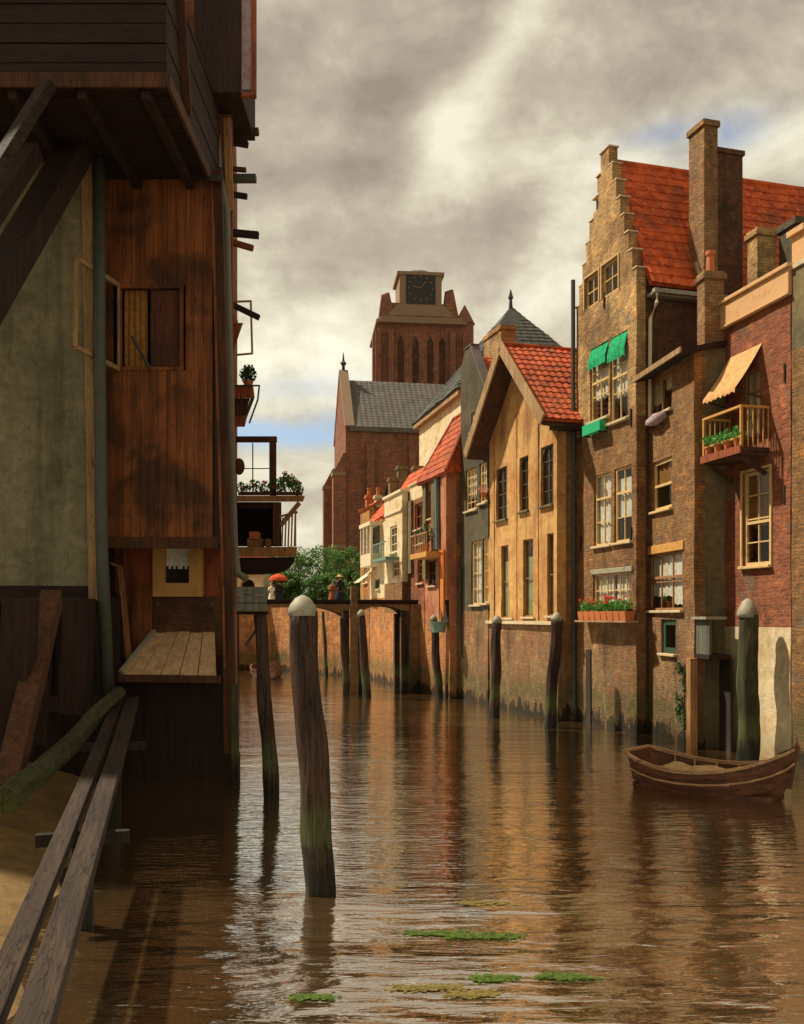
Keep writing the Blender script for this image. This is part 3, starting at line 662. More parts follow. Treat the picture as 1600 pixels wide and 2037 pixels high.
# ------------------------------------------------------------------ right bank, near to far
def house_red():
    near = (9.2, 22.6)
    h = House('brick_house', 'red brick canal house with heavy ochre cornice and pale plastered foot', 'house', near, -.237, 1440)
    zt = h.uz(1440, 652)[1]; zb = h.uz(1440, 1246)[1]
    h.window(1478, 936, 1533, 1125, 'cream_paint', (1, 3), [(0, 1, .42, 1)], sill='cream_paint', cmat='ochre_cloth', fw=.09, casing=.07, rail=.46)
    h.window(1478, 735, 1512, 872, 'tan_wood', (1, 2), [(0, .9, .05, .98)], sill=None, fw=.06, name='balcony_door')
    h.wall([(-1, zb, 'white_plaster', 'foot_wall'), (zb, zt, 'red_brick', 'wall')], 7)
    zc = h.uz(1490, 600)[1]
    def cor(mb):
        W = h.W
        mb.box(-.06, W + .05, -.10, .30, zt, zt + .58); mb.box(-.12, W + .1, -.17, .32, zt + .581, zt + .68)
        mb.box(-.08, W + .06, -.13, -.002, zt - .06, zt - .001)
    part('cornice', 'cornice', h.root, cor)
    part('roof', 'slate_tile', h.root, lambda mb: mb.box(0, h.W, .31, 6.9, zt + .3, zt + .5))
    # balcony on the upper floor
    u0, u1, z0, z1 = h.rect(1418, 815, 1500, 888)
    bz = h.uz(1480, 905)[1]; bx0 = h.uz(1452, 850)[0]; bx1 = h.uz(1532, 850)[0]; d = .80; rz = bz + 1.02
    b = part('balcony', 'brown_wood', h.root, lambda mb: (mb.box(bx0, bx1, -d, -.003, bz - .10, bz), mb.box(bx0 + .03, bx1 - .03, -d + .03, -.003, bz - .19, bz - .101), [mb.bar((x, -.02, bz - .62), (x, -d + .1, bz - .2), .09) for x in (bx0 + .15, bx1 - .15)]))
    def rail(mb):
        for x in (bx0 + .03, bx1 - .03):
            mb.box(x - .03, x + .03, -d + .005, -d + .065, bz + .001, rz - .06)
            mb.box(x - .035, x + .035, -d, -.004, rz - .06, rz)
        mb.box(bx0 + .07, bx1 - .07, -d, -d + .07, rz - .06, rz)
        mb.box(bx0 + .061, bx1 - .061, -d + .01, -d + .05, bz + .22, bz + .27)
        for x in (bx0 + .03, bx1 - .03):
            for i in range(1, 6): mb.box(x - .012, x + .012, -d + .065 + i * .14, -d + .09 + i * .14, bz + .001, rz - .062)
    part('railing', 'ochre_paint', b, rail)
    part('floor_edge', 'red_wood', b, lambda mb: mb.box(bx0 - .03, bx1 + .03, -d - .04, -d - .003, bz - .16, bz + .03))
    # slanting awning over the balcony door
    a0 = h.uz(1452, 700)[0]; a1 = h.uz(1517, 700)[0]; az1 = h.uz(1500, 690)[1]; az0 = az1 - 1.15
    def aw(mb):
        n = 12
        for i in range(n):
            x0 = a0 + (a1 - a0) * i / n; x1 = a0 + (a1 - a0) * (i + 1) / n
            s0, s1 = .015 * math.sin(i * 1.7), .015 * math.sin((i + 1) * 1.7)
            pass
        rows = []; n = 28
        for i in range(n + 1):
            x = a0 + (a1 - a0) * i / n; w_ = .02 * math.sin(i * 1.1) + .012 * math.sin(i * 2.9)
            col = []
            for k in range(7):
                f = k / 6; sg_ = .09 * math.sin(math.pi * f) * (1 - .5 * math.cos(2 * math.pi * i / n * 2) ** 2)
                col.append(mb.v((x, -.005 - .775 * f - w_ * f, az1 + (az0 - az1) * f - sg_)))
            col.append(mb.v((x, -.785 - w_, az0 - .13 + .05 * abs(math.sin(i * math.pi / 4)))))
            rows.append(col)
        for i in range(n):
            for k in range(7): mb.bm.faces.new([rows[i][k], rows[i + 1][k], rows[i + 1][k + 1], rows[i][k + 1]])
    ac = part('awning', 'awning_cloth', h.root, aw, smooth=True)
    for x in (a0 + .03, a1 - .03): part('awning_arm', 'iron', ac, lambda mb: mb.bar((x, -.002, az0 - .2), (x, -.76, az0 - .03), .03))
    chimney(h.root, 'tan_brick', *h_x(h, 1487, 1507), 1.6, 2.2, zt, h.uz(1490, 462, 1.6)[1], 0)
    chimney(h.root, 'slate_plaster', *h_x(h, 1512, 1545), 2.2, 3.0, zt, h.uz(1520, 470, 2.2)[1], 0)
    for u, z in ((h.W - .22, 9.3), (h.W - .22, 6.4), (.2, 9.3)): part('anchor', 'iron', h.root, lambda mb: mb.box(u - .02, u + .02, -.03, .01, z - .22, z + .22))
    # plants on the balcony floor
    t = thing('balcony_plants', 'bright green leafy plants lined up along the wooden balcony floor', 'plants', h.xyz((bx0 + bx1) / 2, -.7, bz))
    def pl(mb):
        for i in range(4):
            c = h.xyz(bx0 + .22 + (bx1 - bx0 - .44) * i / 3, -.72, bz + .36); foliage(mb, c, (.20, .20, .20), 110, .09)
    part('foliage', 'leaf_bright', t, pl, 'world')
    for i in range(4):
        c = h.xyz(bx0 + .22 + (bx1 - bx0 - .44) * i / 3, -.72, bz)
        part('flower_pot', 'terracotta', t, lambda mb: mb.lathe([(.09, .001), (.13, .2), (.14, .2), (.14, .24), (.11, .24)], c, 10), 'world')
    return h
def h_x(h, a, b, n=1.6): return (h.uz(a, 500, n)[0], h.uz(b, 500, n)[0])
R1 = house_red()

def house_edge():
    h = House('corner_house', 'brown brick house cut by the right picture edge, grey plaster top', 'house', (10.2, 18.4), -.237, 1576)
    z = h.uz(1580, 560)[1]; zt = h.uz(1580, 536)[1]
    h.wall([(-1, z - 1.6, 'brown_brick', 'wall'), (z - 1.6, zt, 'olive_plaster', 'upper_wall')], 6)
    part('parapet', 'stone', h.root, lambda mb: mb.box(-.05, h.W, -.06, .34, zt, zt + .12))
    part('dormer', 'cornice', h.root, lambda mb: (mb.box(*h_x(h, 1576, 1600, .6), .6, 1.2, zt + .121, h.uz(1580, 470, .6)[1]), mb.box(h_x(h, 1576, 1600, .6)[0] - .08, h_x(h, 1576, 1600, .6)[1] + .1, .5, 1.3, h.uz(1580, 470, .6)[1] + .001, h.uz(1580, 470, .6)[1] + .14)))
    part('roof', 'slate_tile', h.root, lambda mb: mb.box(0, h.W, .341, 6, zt + .01, zt + .11))
    return h
R0 = house_edge()

def house_small():
    h = House('narrow_house', 'narrow brown brick house with lean-to roof between the stepped gable and the red house', 'house', (7.72, 25.2), -.137, 1289)
    ze = h.uz(1330, 722)[1]
    h.window(1292, 752, 1337, 822, 'tan_wood', (1, 0), [(.0, .42, .35, 1), (.55, .95, .62, 1)], fw=.05, cmat='cream_cloth')
    h.window(1298, 914, 1337, 1014, 'cream_paint', (0, 1), [(0, 1, .5, 1)], sill='cream_paint', cmat='ochre_cloth', fw=.10, rail=.5)
    w = h.window(1290, 1100, 1358, 1214, 'tan_wood', (2, 1), [(0, .6, .25, 1), (.62, 1, .1, 1)], fw=.07, rail=.58)
    h.window(1316, 1232, 1345, 1300, 'dark_green_paint', (0, 0), None, sill='stone', fw=.16, name='door', pane='green_glass')
    zb = h.uz(1330, 1225)[1]
    h.wall([(-1, zb - .02, 'earth_brick', 'foot_wall'), (zb - .02, ze, 'brown_brick', 'wall')], 5.5, side='olive_plaster')
    def rf(mb):
        mb.hexa([(.02, -.42, ze - .24), (h.W + .12, -.42, ze - .24), (h.W + .12, 5.4, ze + 1.0), (.02, 5.4, ze + 1.0), (.02, -.42, ze - .10), (h.W + .12, -.42, ze - .10), (h.W + .12, 5.4, ze + 1.16), (.02, 5.4, ze + 1.16)])
    part('roof', 'dark_wood', h.root, rf)
    part('eave_board', 'light_wood', h.root, lambda mb: mb.box(-.02, h.W + .16, -.47, -.423, ze - .21, ze - .06))
    lz = h.uz(1325, 1090)[1]
    u0, u1, z0, z1 = h.rect(1286, 1082, 1362, 1099)
    part('lintel', 'ochre_paint', h.root, lambda mb: mb.box(u0, u1, -.05, .01, z0, z1))
    # chimney of the house, a red pot on it
    cx = h_x(h, 1392, 1425, 1.2)
    chimney(h.root, 'earth_brick', h.W - .50, h.W - .04, .30, .85, ze + .02, h.uz(1405, 535, .3)[1], 1, pot_h=.6)
    # lean-to closet on the gap between the houses
    x0, x1, q0, q1 = h.W + .04, h.W + .80, h.uz(1410, 1300, .4)[1], h.uz(1410, 1232, .4)[1]
    cl = part('closet', 'grey_plank', h.root, lambda mb: [mb.box(x0 + i * .127, x0 + i * .127 + .12, .03 + .004 * (i % 2), .10, q0, q1) for i in range(6)])
    part('ledge', 'zinc', cl, lambda mb: mb.box(x0 - .05, x1 + .02, -.08, .5, q1 + .001, q1 + .07))
    part('closet_floor', 'dark_wood', cl, lambda mb: mb.box(x0 - .02, x1, .02, .62, q0 - .12, q0 - .001))
    part('corner_post', 'tan_wood', h.root, lambda mb: mb.bar((h.W + .02, -.08, -.6), (h.W + .02, -.08, q0 - .12), .26, .2))
    part('water_door', 'interior', h.root, lambda mb: mb.box(h.W + .19, h.W + .80, .60, .66, -.5, q0 - .13))
    # window box of lilac cloth and a plant
    u0, u1, z0, z1 = h.rect(1289, 822, 1321, 846, -.15)
    tag(part('bedding', 'lilac', None, lambda mb: mb.tube([h.xyz(u0, -.14, z0 + .18), h.xyz((u0 + u1) / 2, -.17, z0 + .14), h.xyz(u1, -.14, z0 + .2)], [.10, .15, .11], 10, wob=.5), smooth=True), 'pale lilac bedding hung over the sill of the topmost dark window', 'bedding')
    t = thing('potted_plant', 'green potted plant standing behind the lower double window', 'plant', h.xyz(*[h.uz(1312, 1195)[0], .34, h.uz(1312, 1207)[1]]))
    c = h.xyz(h.uz(1312, 1195)[0], .36, h.uz(1312, 1190)[1])
    part('foliage', 'leaf_bright', t, lambda mb: foliage(mb, c, (.25, .12, .18), 120, .09), 'world')
    part('pot', 'terracotta', t, lambda mb: mb.lathe([(.1, -.32), (.14, -.1), (.14, -.08)], c, 10), 'world')
    t = thing('wall_weeds', 'dark green weeds growing from the foot wall beside the corner post', 'plant', h.xyz(h.W - .45, -.08, .5))
    part('foliage', 'leaf_dark', t, lambda mb: [foliage(mb, h.xyz(h.W - .55 + random.uniform(-.22, .3), -.10, z), (.13, .10, .22), 60, .09) for z in (.6, .9, 1.2, 1.5, 1.8, 2.1)], 'world')
    part('stem', 'dark_green_paint', t, lambda mb: mb.tube([h.xyz(h.W - .5, -.06, -.1), h.xyz(h.W - .42, -.08, 2.2)], .02, 6), 'world')
    return h
R2 = house_small()

def house_stepped():
    h = House('stepped_gable_house', 'tall tan brick house with stepped gable and bright red tiled roof', 'house', (6.9, 28.1), -.2895, 1147)
    W = h.W; ze = 13.75; za = 18.1; ns = 7; sh = (za - ze) / ns; sw = (W / 2 - .28) / ns
    def inside(x, z):
        if z < ze: return True
        k = int((z - ze) / sh) + 1
        return abs(x - W / 2) < W / 2 - sw * k + .01 and k <= ns
    exx = [W / 2 - (W / 2 - sw * k) for k in range(1, ns + 1)]; exx += [W - v for v in exx]
    exz = [ze + sh * k for k in range(ns + 1)]
    h.window(1164, 546, 1192, 608, 'cream_paint', (1, 1), None, sill=None, fw=.07, casing=.05)
    h.window(1198, 518, 1231, 584, 'cream_paint', (1, 1), None, sill=None, fw=.07, casing=.05)
    for (a, b, c, d) in ((1174, 686, 1211, 834), (1214, 664, 1249, 836)):
        w = h.window(a, b, c, d, 'cream_paint', (1, 2), [(0, 1, .28, .98)], fw=.07, rail=.52)
        u0, u1, z0, z1 = h.rect(a, b, c, d)
        def bl(mb):
            zt = z1 - .02; m = z1 - (z1 - z0) * .20; l = z1 - (z1 - z0) * .30
            n_ = 16; rows = []
            for i in range(n_ + 1):
                x = u0 + .02 + (u1 - u0 - .04) * i / n_; w_ = .012 * math.sin(i * 1.9 + u0 * 7) + .008 * math.sin(i * 3.7)
                rows.append([mb.v((x, .035, zt)), mb.v((x, -.03 + w_ * .5, (zt * 2 + m) / 3 - .02)), mb.v((x, -.075 + w_, (zt + 2 * m) / 3 - .025)), mb.v((x, -.11 + w_, m)), mb.v((x, -.105 + w_ * 1.6, l + .03 * abs(math.sin(i * math.pi / 4))))])
            for i in range(n_):
                for k in range(4): mb.bm.faces.new([rows[i][k], rows[i + 1][k], rows[i + 1][k + 1], rows[i][k + 1]])
        part('blind', 'green_cloth', w, bl, smooth=True)
    h.window(1182, 942, 1216, 1085, 'cream_paint', (1, 2), [(0, 1, .05, .98)], fw=.08, rail=.66)
    h.window(1222, 928, 1257, 1078, 'cream_paint', (1, 2), [(0, 1, .35, .86)], fw=.08, rail=.66)
    h.window(1180, 1140, 1257, 1208, 'cream_paint', (5, 1), [(0, .46, .0, 1), (.54, 1, .0, 1)], fw=.06)
    u0, u1, z0, z1 = h.rect(1178, 1130, 1260, 1140)
    part('lintel', 'zinc', h.root, lambda mb: mb.box(u0, u1, -.06, .01, z0, z1))
    zb = h.uz(1205, 1240)[1]; zm = h.uz(1205, 850)[1]
    # small slit and the recessed panel high in the gable
    s0, s1, q0, q1 = h.rect(1179, 385, 1190, 420); h.holes.append((s0, s1, q0, q1))
    part('vent', 'interior', h.root, lambda mb: mb.box(s0 - .05, s1 + .05, .16, .2, q0 - .05, q1 + .05))
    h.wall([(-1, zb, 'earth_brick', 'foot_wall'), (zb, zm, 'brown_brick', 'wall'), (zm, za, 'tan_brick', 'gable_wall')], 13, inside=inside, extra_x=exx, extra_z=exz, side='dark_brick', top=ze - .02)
    if True:
        for k in range(1, ns + 1):
            z = ze + sh * k; w = W / 2 - sw * k; wn = W / 2 - sw * (k + 1) if k < ns else -1
            for sg in ((-1, 1) if k < ns else (1,)):
                a, b = (W / 2 + sg * (wn + .012), W / 2 + sg * (w + .045)) if k < ns else (W / 2 - w - .045, W / 2 + w + .045)
                part('coping_stone', 'stone', h.root, lambda mb: mb.box(min(a, b), max(a, b), -.03, .34, z + .001, z + .055))
        for sg in (-1, 1):
            a, b = W / 2 + sg * (W / 2 - sw + .012), W / 2 + sg * (W / 2 + .05)
            part('coping_stone', 'stone', h.root, lambda mb: mb.box(min(a, b), max(a, b), -.03, .34, ze + .001, ze + .055))
    def rf(mb):
        a = W / 2; k = (za - .45 - ze) / a; o = .08
        mb.tiles([(W + .3, .31, ze - k * .3 + o), (W + .3, 13.2, ze - k * .3 + o), (a, 13.2, za - .45 + o), (a, .31, za - .45 + o)], .27)
        mb.tiles([(-.3, 13.2, ze - k * .3 + o), (-.3, .31, ze - k * .3 + o), (a, .31, za - .45 + o), (a, 13.2, za - .45 + o)], .27)
        mb.tube([(a, .31, za - .33), (a, 13.2, za - .33)], .11, 8)
    part('roof', 'red_tile', h.root, rf)
    part('back_gable', 'dark_brick', h.root, lambda mb: mb.prism([(0, ze - .02), (W, ze - .02), (W / 2, za - .45)], 12.9, 13))
    part('gutter', 'zinc', h.root, lambda mb: (mb.box(W + .30, W + .46, .34, 12, ze - .82, ze - .70), mb.box(W + .02, W + .30, .33, 12, ze - .86, ze - .78)))
    part('downpipe', 'white_paint', h.root, lambda mb: mb.tube([(W + .38, .45, ze - .82), (W + .38, .45, ze - 1.1), (W + .10, .40, ze - 1.5), (W + .07, .40, ze - 3.6), (W + .07, .40, ze - 4.6)], .055, 8))
    # great chimney breast on the side wall, and its shoulder
    p = h.uz(1397, 400)
    def wpt(px, Y): return Vector(((px - VX) / F * Y, Y))
    def loc(v): d = v - h.P; return d.dot(h.t), d.dot(h.inw)
    Yc = 28.55; (xa, ya) = loc(wpt(1397, Yc)); (xb, yb) = loc(wpt(1478, Yc)); zt = EYE + (HY - 298) / F * Yc; zt2 = EYE + (HY - 248) / F * Yc; z0 = ze - .7
    c = part('chimney', 'dark_brick', h.root, lambda mb: (mb.box(W - .25, W + .42, 2.45, yb + .05, z0, zt - .15), mb.box(W - .3, W + .47, 2.42, yb + .1, zt - .149, zt)))
    part('chimney_stack', 'earth_brick', c, lambda mb: (mb.box(W - .35, W + .46, 1.98, 2.445, z0 - .2, zt2 - .18), mb.box(W - .40, W + .51, 1.92, 2.5, zt2 - .179, zt2)))
    part('flashing', 'zinc', c, lambda mb: mb.bar((W + .1, 1.93, ze + .3), (W + .52, 1.93, ze - .65), .08, .1))
    # tall grey-green drainpipe on the far corner
    for u, z in ((.35, 9.4), (W - .3, 9.4), (.35, 5.9), (W - .3, 5.9), (W / 2, 13.4)): part('anchor', 'iron', h.root, lambda mb: mb.bar((u, -.03, z - .25), (u + .03, -.03, z + .25), .05, .04, up=(0, 1, 0)))
    part('drainpipe', 'pipe', h.root, lambda mb: mb.tube([(-.04, -.10, h.uz(1143, 560)[1]), (-.02, -.10, 8), (.02, -.10, .4)], .075, 8))
    part('side_door', 'interior', h.root, lambda mb: mb.box(*h_x(h, 1168, 1177, 0), -.04, .005, -.5, 2.4))
    # flower box full of geraniums
    u0, u1, z0, z1 = h.rect(1160, 1216, 1256, 1236, -.2)
    t = thing('flower_box', 'long terracotta window box of red geraniums on the tan foot wall', 'flower box', h.xyz((u0 + u1) / 2, -.22, z0))
    def bx(mb):
        for i in range(8):
            a = u0 + (u1 - u0) * i / 8; b = u0 + (u1 - u0) * (i + .93) / 8
            mb.hexa([h.xyz(a + .02, -.36, z0 + .03), h.xyz(b - .02, -.36, z0 + .03), h.xyz(b - .02, -.08, z0 + .03), h.xyz(a + .02, -.08, z0 + .03), h.xyz(a, -.40, z1), h.xyz(b, -.40, z1), h.xyz(b, -.04, z1), h.xyz(a, -.04, z1)])
    part('box', 'terracotta', t, bx, 'world')
    part('shelf', 'light_wood', t, lambda mb: mb.hexa([h.xyz(x, n, z) for z in (z0 - .03, z0 + .028) for x, n in ((u0 - .1, -.44), (u1 + .1, -.44), (u1 + .1, -.002), (u0 - .1, -.002))]), 'world')
    def fl(mb):
        for i in range(24): foliage(mb, h.xyz(u0 + (u1 - u0) * (i + .5) / 24, -.24, z1 + .16 + .05 * math.sin(i * 2.3)), (.12, .16, .17), 60, .085)
    part('foliage', 'leaf_bright', t, fl, 'world')
    def bl(mb):
        for i in range(34):
            c = h.xyz(u0 + (u1 - u0) * random.random(), -.26 + random.uniform(-.14, .1), z1 + random.uniform(.20, .48)); foliage(mb, c, (.06, .06, .05), 14, .06)
    part('blossoms', 'blossom_red', t, bl, 'world')
    # a green box on brackets under the left window of the third floor
    u0, u1, z0, z1 = h.rect(1168, 842, 1203, 862, -.15)
    t = thing('window_box', 'small emerald green window box under the left blind window', 'window box', h.xyz(u0, -.18, z0))
    part('box', 'green_paint', t, lambda mb: mb.hexa([h.xyz(x, n, z) for z in (z0, z1) for x, n in ((u0, -.32), (u1, -.32), (u1, -.12), (u0, -.12))]), 'world')
    for x in (u0 + .12, u1 - .12): part('bracket', 'iron', t, lambda mb: mb.bar(h.xyz(x, -.3, z0 - .03), h.xyz(x, .005, z0 - .03), .04), 'world')
    return h
R3 = house_stepped()

def house_ochre():
    h = House('gabled_warehouse', 'ochre gabled building with tall arched windows and wide barge boards', 'house', (5.16, 31.66), -.3, 972)
    W = h.W; ze = 10.25; za = 13.15
    for (a, b, c, d) in ((987, 930, 1009, 1034), (1034, 908, 1052, 1016), (1076, 886, 1101, 1005)):
        h.window(a, b, c, d, 'slate_plaster', (1, 3), None, sill='olive_plaster', fw=.06, arch=True, depth=.10)
    for (a, b, c, d) in ((997, 1084, 1022, 1229), (1041, 1072, 1065, 1227), (1089, 1060, 1113 - 4, 1225)):
        h.window(a, b, c, d, 'tan_wood', (0, 1), [(0, 1, 0, .78)], sill='stone', fw=.05, cmat='green_blind', depth=.07)
    zb = h.uz(1030, 1236)[1]
    h.wall([(-1, zb, 'earth_brick', 'foot_wall'), (zb, ze, 'ochre', 'wall')], 9, side='brown_brick')
    h.gable('ochre', ze, za)
    f = .75
    h.gable_roof('orange_tile', ze, za, 9, f, .45)
    k = (za - ze) / (W / 2)
    def barge(mb):
        for sg in (-1, 1):
            x1 = W / 2 + sg * (W / 2 + .5); z1 = ze - k * .5 + .02
            mb.bar((W / 2, -f - .04, za + .06), (x1, -f - .04, z1 + .06), .07, .42)
    part('barge_board', 'light_wood', h.root, barge)
    part('soffit', 'brown_wood', h.root, lambda mb: [mb.hexa([(W / 2, -f, za - .14), (W / 2, -.003, za - .14), (x, -.003, ze - k * .45 - .14), (x, -f, ze - k * .45 - .14), (W / 2, -f, za - .07), (W / 2, -.003, za - .07), (x, -.003, ze - k * .45 - .07), (x, -f, ze - k * .45 - .07)]) for x in (-.45, W + .45)])
    def pil(mb):
        for a, b in ((976, 984), (1013, 1029), (1062, 1072), (1103, 1110)):
            x0, x1 = h.uz(a, 1100)[0], h.uz(b, 1100)[0]; mb.box(max(x0, 0), min(x1, W), -.025, -.001, zb, ze + .1 + .4 * (1 if 0 < x0 < W - 1 else 0))
    part('pilaster', 'ochre', h.root, pil)
    part('eave_beam', 'dark_wood', h.root, lambda mb: mb.box(W + .002, W + .42, -.3, 8.8, ze - .62, ze - .42))
    part('water_sill', 'stone', h.root, lambda mb: mb.box(.02, W - .02, -.14, -.002, zb - .10, zb + .02))
    return h
R4 = house_ochre()

def house_dark():
    h = House('dark_plaster_house', 'narrow dark olive plastered house with pale sash windows', 'house', (3.35, 37.5), -.3, 917)
    W = h.W; zA = 14.55; zE = 12.2
    h.window(938, 796, 956, 856, 'white_paint', (2, 3), [(0, 1, .0, 1)], fw=.08)
    h.window(927, 932, 949, 1015, 'cream_paint', (2, 4), [(0, 1, .3, 1)], fw=.09)
    h.window(954, 920, 969, 1000, 'cream_paint', (1, 3), [(0, 1, .2, 1)], fw=.09)
    h.window(938, 1076, 958, 1203, 'cream_paint', (1, 3), [(0, 1, .0, 1)], fw=.08)
    h.window(961, 1070, 971, 1200, 'cream_paint', (1, 3), [(0, 1, .0, 1)], fw=.08)
    zb = h.uz(945, 1215)[1]
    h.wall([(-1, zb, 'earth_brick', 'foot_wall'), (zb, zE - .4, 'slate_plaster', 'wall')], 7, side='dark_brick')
    part('gable', 'slate_plaster', h.root, lambda mb: mb.prism([(0, zE - .4), (W, zE - .4), (W, zE), (W * .42, zA), (W * .16, zA), (0, zA - .7)], 0, .3))
    def rf(mb):
        x0 = W * .32; k = (zA - .3 - zE) / (W - x0)
        mb.tiles([(W + .2, .31, zE - k * .2), (W + .2, 7, zE - k * .2), (x0, 7, zA - .3), (x0, .31, zA - .3)])
        mb.tiles([(-.2, 7, zE - .3), (-.2, .31, zE - .3), (x0, .31, zA - .3), (x0, 7, zA - .3)])
    part('roof', 'orange_tile', h.root, rf)
    a, b = h_x(h, 963, 997, 2.0)
    chimney(h.root, 'tan_brick', a, b, 2.0, 2.7, zE + .4, h.uz(980, 657, 2.0)[1], 0)
    part('coping', 'slate_tile', h.root, lambda mb: (mb.bar((W * .42, .13, zA + .03), (W + .05, .13, zE + .03), .4, .06), mb.box(W * .14, W * .44, -.04, .34, zA + .06, zA + .12)))
    part('waste_pipe', 'pipe', h.root, lambda mb: mb.tube([(.12, -.08, 5.5), (.12, -.08, 2.6), (.30, -.10, 1.7)], .05, 7))
    u0, u1, z0, z1 = h.rect(952, 990, 972, 1005, -.15)
    t = thing('window_pot', 'red flowers in a pot on the dark plaster house sill', 'flower pot', h.xyz((u0 + u1) / 2, -.1, z1))
    part('pot', 'terracotta', t, lambda mb: mb.lathe([(.10, 0), (.15, .2), (.12, .2)], h.xyz((u0 + u1) / 2, -.12, z1), 10), 'world')
    part('blossoms', 'blossom_pink', t, lambda mb: foliage(mb, h.xyz((u0 + u1) / 2, -.14, z1 + .32), (.3, .14, .12), 70, .08), 'world')
    return h
R5 = house_dark()

def house_redroof():
    h = House('red_roof_house', 'house with bright red hipped roof, orange door hanging and small plant balcony', 'house', (2.01, 40.3), -.274, 846)
    W = h.W; ze = 9.75; zr = 12.35
    h.window(874, 1116, 890, 1232, 'blue_paint', (0, 2), None, sill=None, fw=.10, name='door', pane='green_glass')
    h.window(852, 1115, 868, 1165, 'brown_wood', (1, 1), None, fw=.08)
    h.window(853, 975, 870, 1030, 'brown_wood', (1, 1), [(0, 1, .4, 1)], fw=.08)
    zb = h.uz(868, 1240)[1]
    h.wall([(-1, zb, 'quay_brick', 'foot_wall'), (zb, ze, 'pink_plaster', 'wall')], 6, side='brown_brick')
    def rf(mb):
        mb.tiles([(-.55, -.25, ze - .2), (W + .2, -.25, ze - .2), (W - .2, 1.1, zr), (.9, 1.1, zr)])
        mb.tiles([(W + .2, -.25, ze - .2), (W + .2, 6.2, ze - .2), (W - .2, 5.0, zr), (W - .2, 1.1, zr)])
        mb.tiles([(-.55, 6.2, ze - .2), (-.55, -.25, ze - .2), (.9, 1.1, zr), (.9, 5.0, zr)])
        mb.tiles([(.9, 1.1, zr), (W - .2, 1.1, zr), (W - .2, 5.0, zr), (.9, 5.0, zr)])
        for a, b in (((.9, 1.1, zr + .05), (-.5, -.22, ze - .12)), ((W - .2, 1.1, zr + .05), (W + .18, -.22, ze - .12)), ((.9, 1.1, zr + .05), (W - .2, 1.1, zr + .05))): mb.tube([a, b], .09, 7)
    part('roof', 'orange_tile', h.root, rf)
    part('pilaster', 'olive_plaster', h.root, lambda mb: (mb.box(.05, .5, -.14, -.001, zb + 2, ze), mb.box(1.35, 1.9, -.14, -.001, zb + 3, ze)))
    part('downpipe', 'blue_paint', h.root, lambda mb: mb.tube([(2.15, -.1, ze - .2), (2.25, -.1, 6.4)], .12, 8))
    part('corner_pilaster', 'pink_plaster', h.root, lambda mb: mb.box(W - .62, W, -.16, -.001, zb + 1.0, ze - .1))
    bz = h.uz(872, 1100)[1]; x0, x1 = h.uz(852, 1090)[0], h.uz(886, 1090)[0]
    b = part('balcony', 'ochre_paint', h.root, lambda mb: mb.box(x0, x1, -.85, -.002, bz - .22, bz))
    part('railing', 'light_wood', b, lambda mb: (mb.box(x0, x1, -.85, -.80, bz + .78, bz + .84), [mb.box(x0 + (x1 - x0 - .05) * i / 9, x0 + (x1 - x0 - .05) * i / 9 + .04, -.84, -.81, bz, bz + .78) for i in range(10)]))
    part('door_hanging', 'orange_cloth', h.root, lambda mb: mb.hexa([(W - .5, -.25, 3.9), (W - .1, -.25, 3.4), (W - .1, -.18, 3.4), (W - .5, -.18, 3.9), (W - .6, -.25, 6.3), (W - .1, -.25, 6.3), (W - .1, -.18, 6.3), (W - .6, -.18, 6.3)]))
    part('gateway', 'interior', h.root, lambda mb: mb.prism([(W - .95, 3.2), (W - .1, 3.2), (W - .1, 4.7), (W - .3, 5.0), (W - .75, 5.0), (W - .95, 4.7)], -.03, .004))
    part('gateway_jamb', 'tan_wood', h.root, lambda mb: mb.box(W - 1.12, W - .97, -.07, -.002, 3.1, 4.9))
    t = thing('balcony_shrub', 'dark green shrub on the small balcony of the red roofed house', 'plant', h.xyz((x0 + x1) / 2 - .3, -.4, bz))
    part('foliage', 'leaf_dark', t, lambda mb: foliage(mb, h.xyz((x0 + x1) / 2 - .3, -.45, bz + .9), (.45, .3, .42), 220, .13), 'world')
    part('pot', 'terracotta', t, lambda mb: mb.lathe([(.16, 0), (.22, .4), (.18, .4)], h.xyz((x0 + x1) / 2 - .3, -.45, bz + .01), 10), 'world')
    u = h.uz(892, 1250)[0]; z = h.uz(892, 1258)[1]
    t = thing('wash_tub', 'pale teal round tub hanging at the foot of the red roofed house', 'tub', h.xyz(u, -.3, z))
    part('tub', 'teal_paint', t, lambda mb: mb.lathe([(.28, 0), (.36, .42), (.39, .42), (.39, .46), (.30, .46), (.26, .1)], h.xyz(u, -.42, z), 14), 'world')
    part('hook', 'iron', t, lambda mb: mb.bar(h.xyz(u, .0, z + .3), h.xyz(u, -.1, z + .3), .06), 'world')
    return h
R6 = house_redroof()

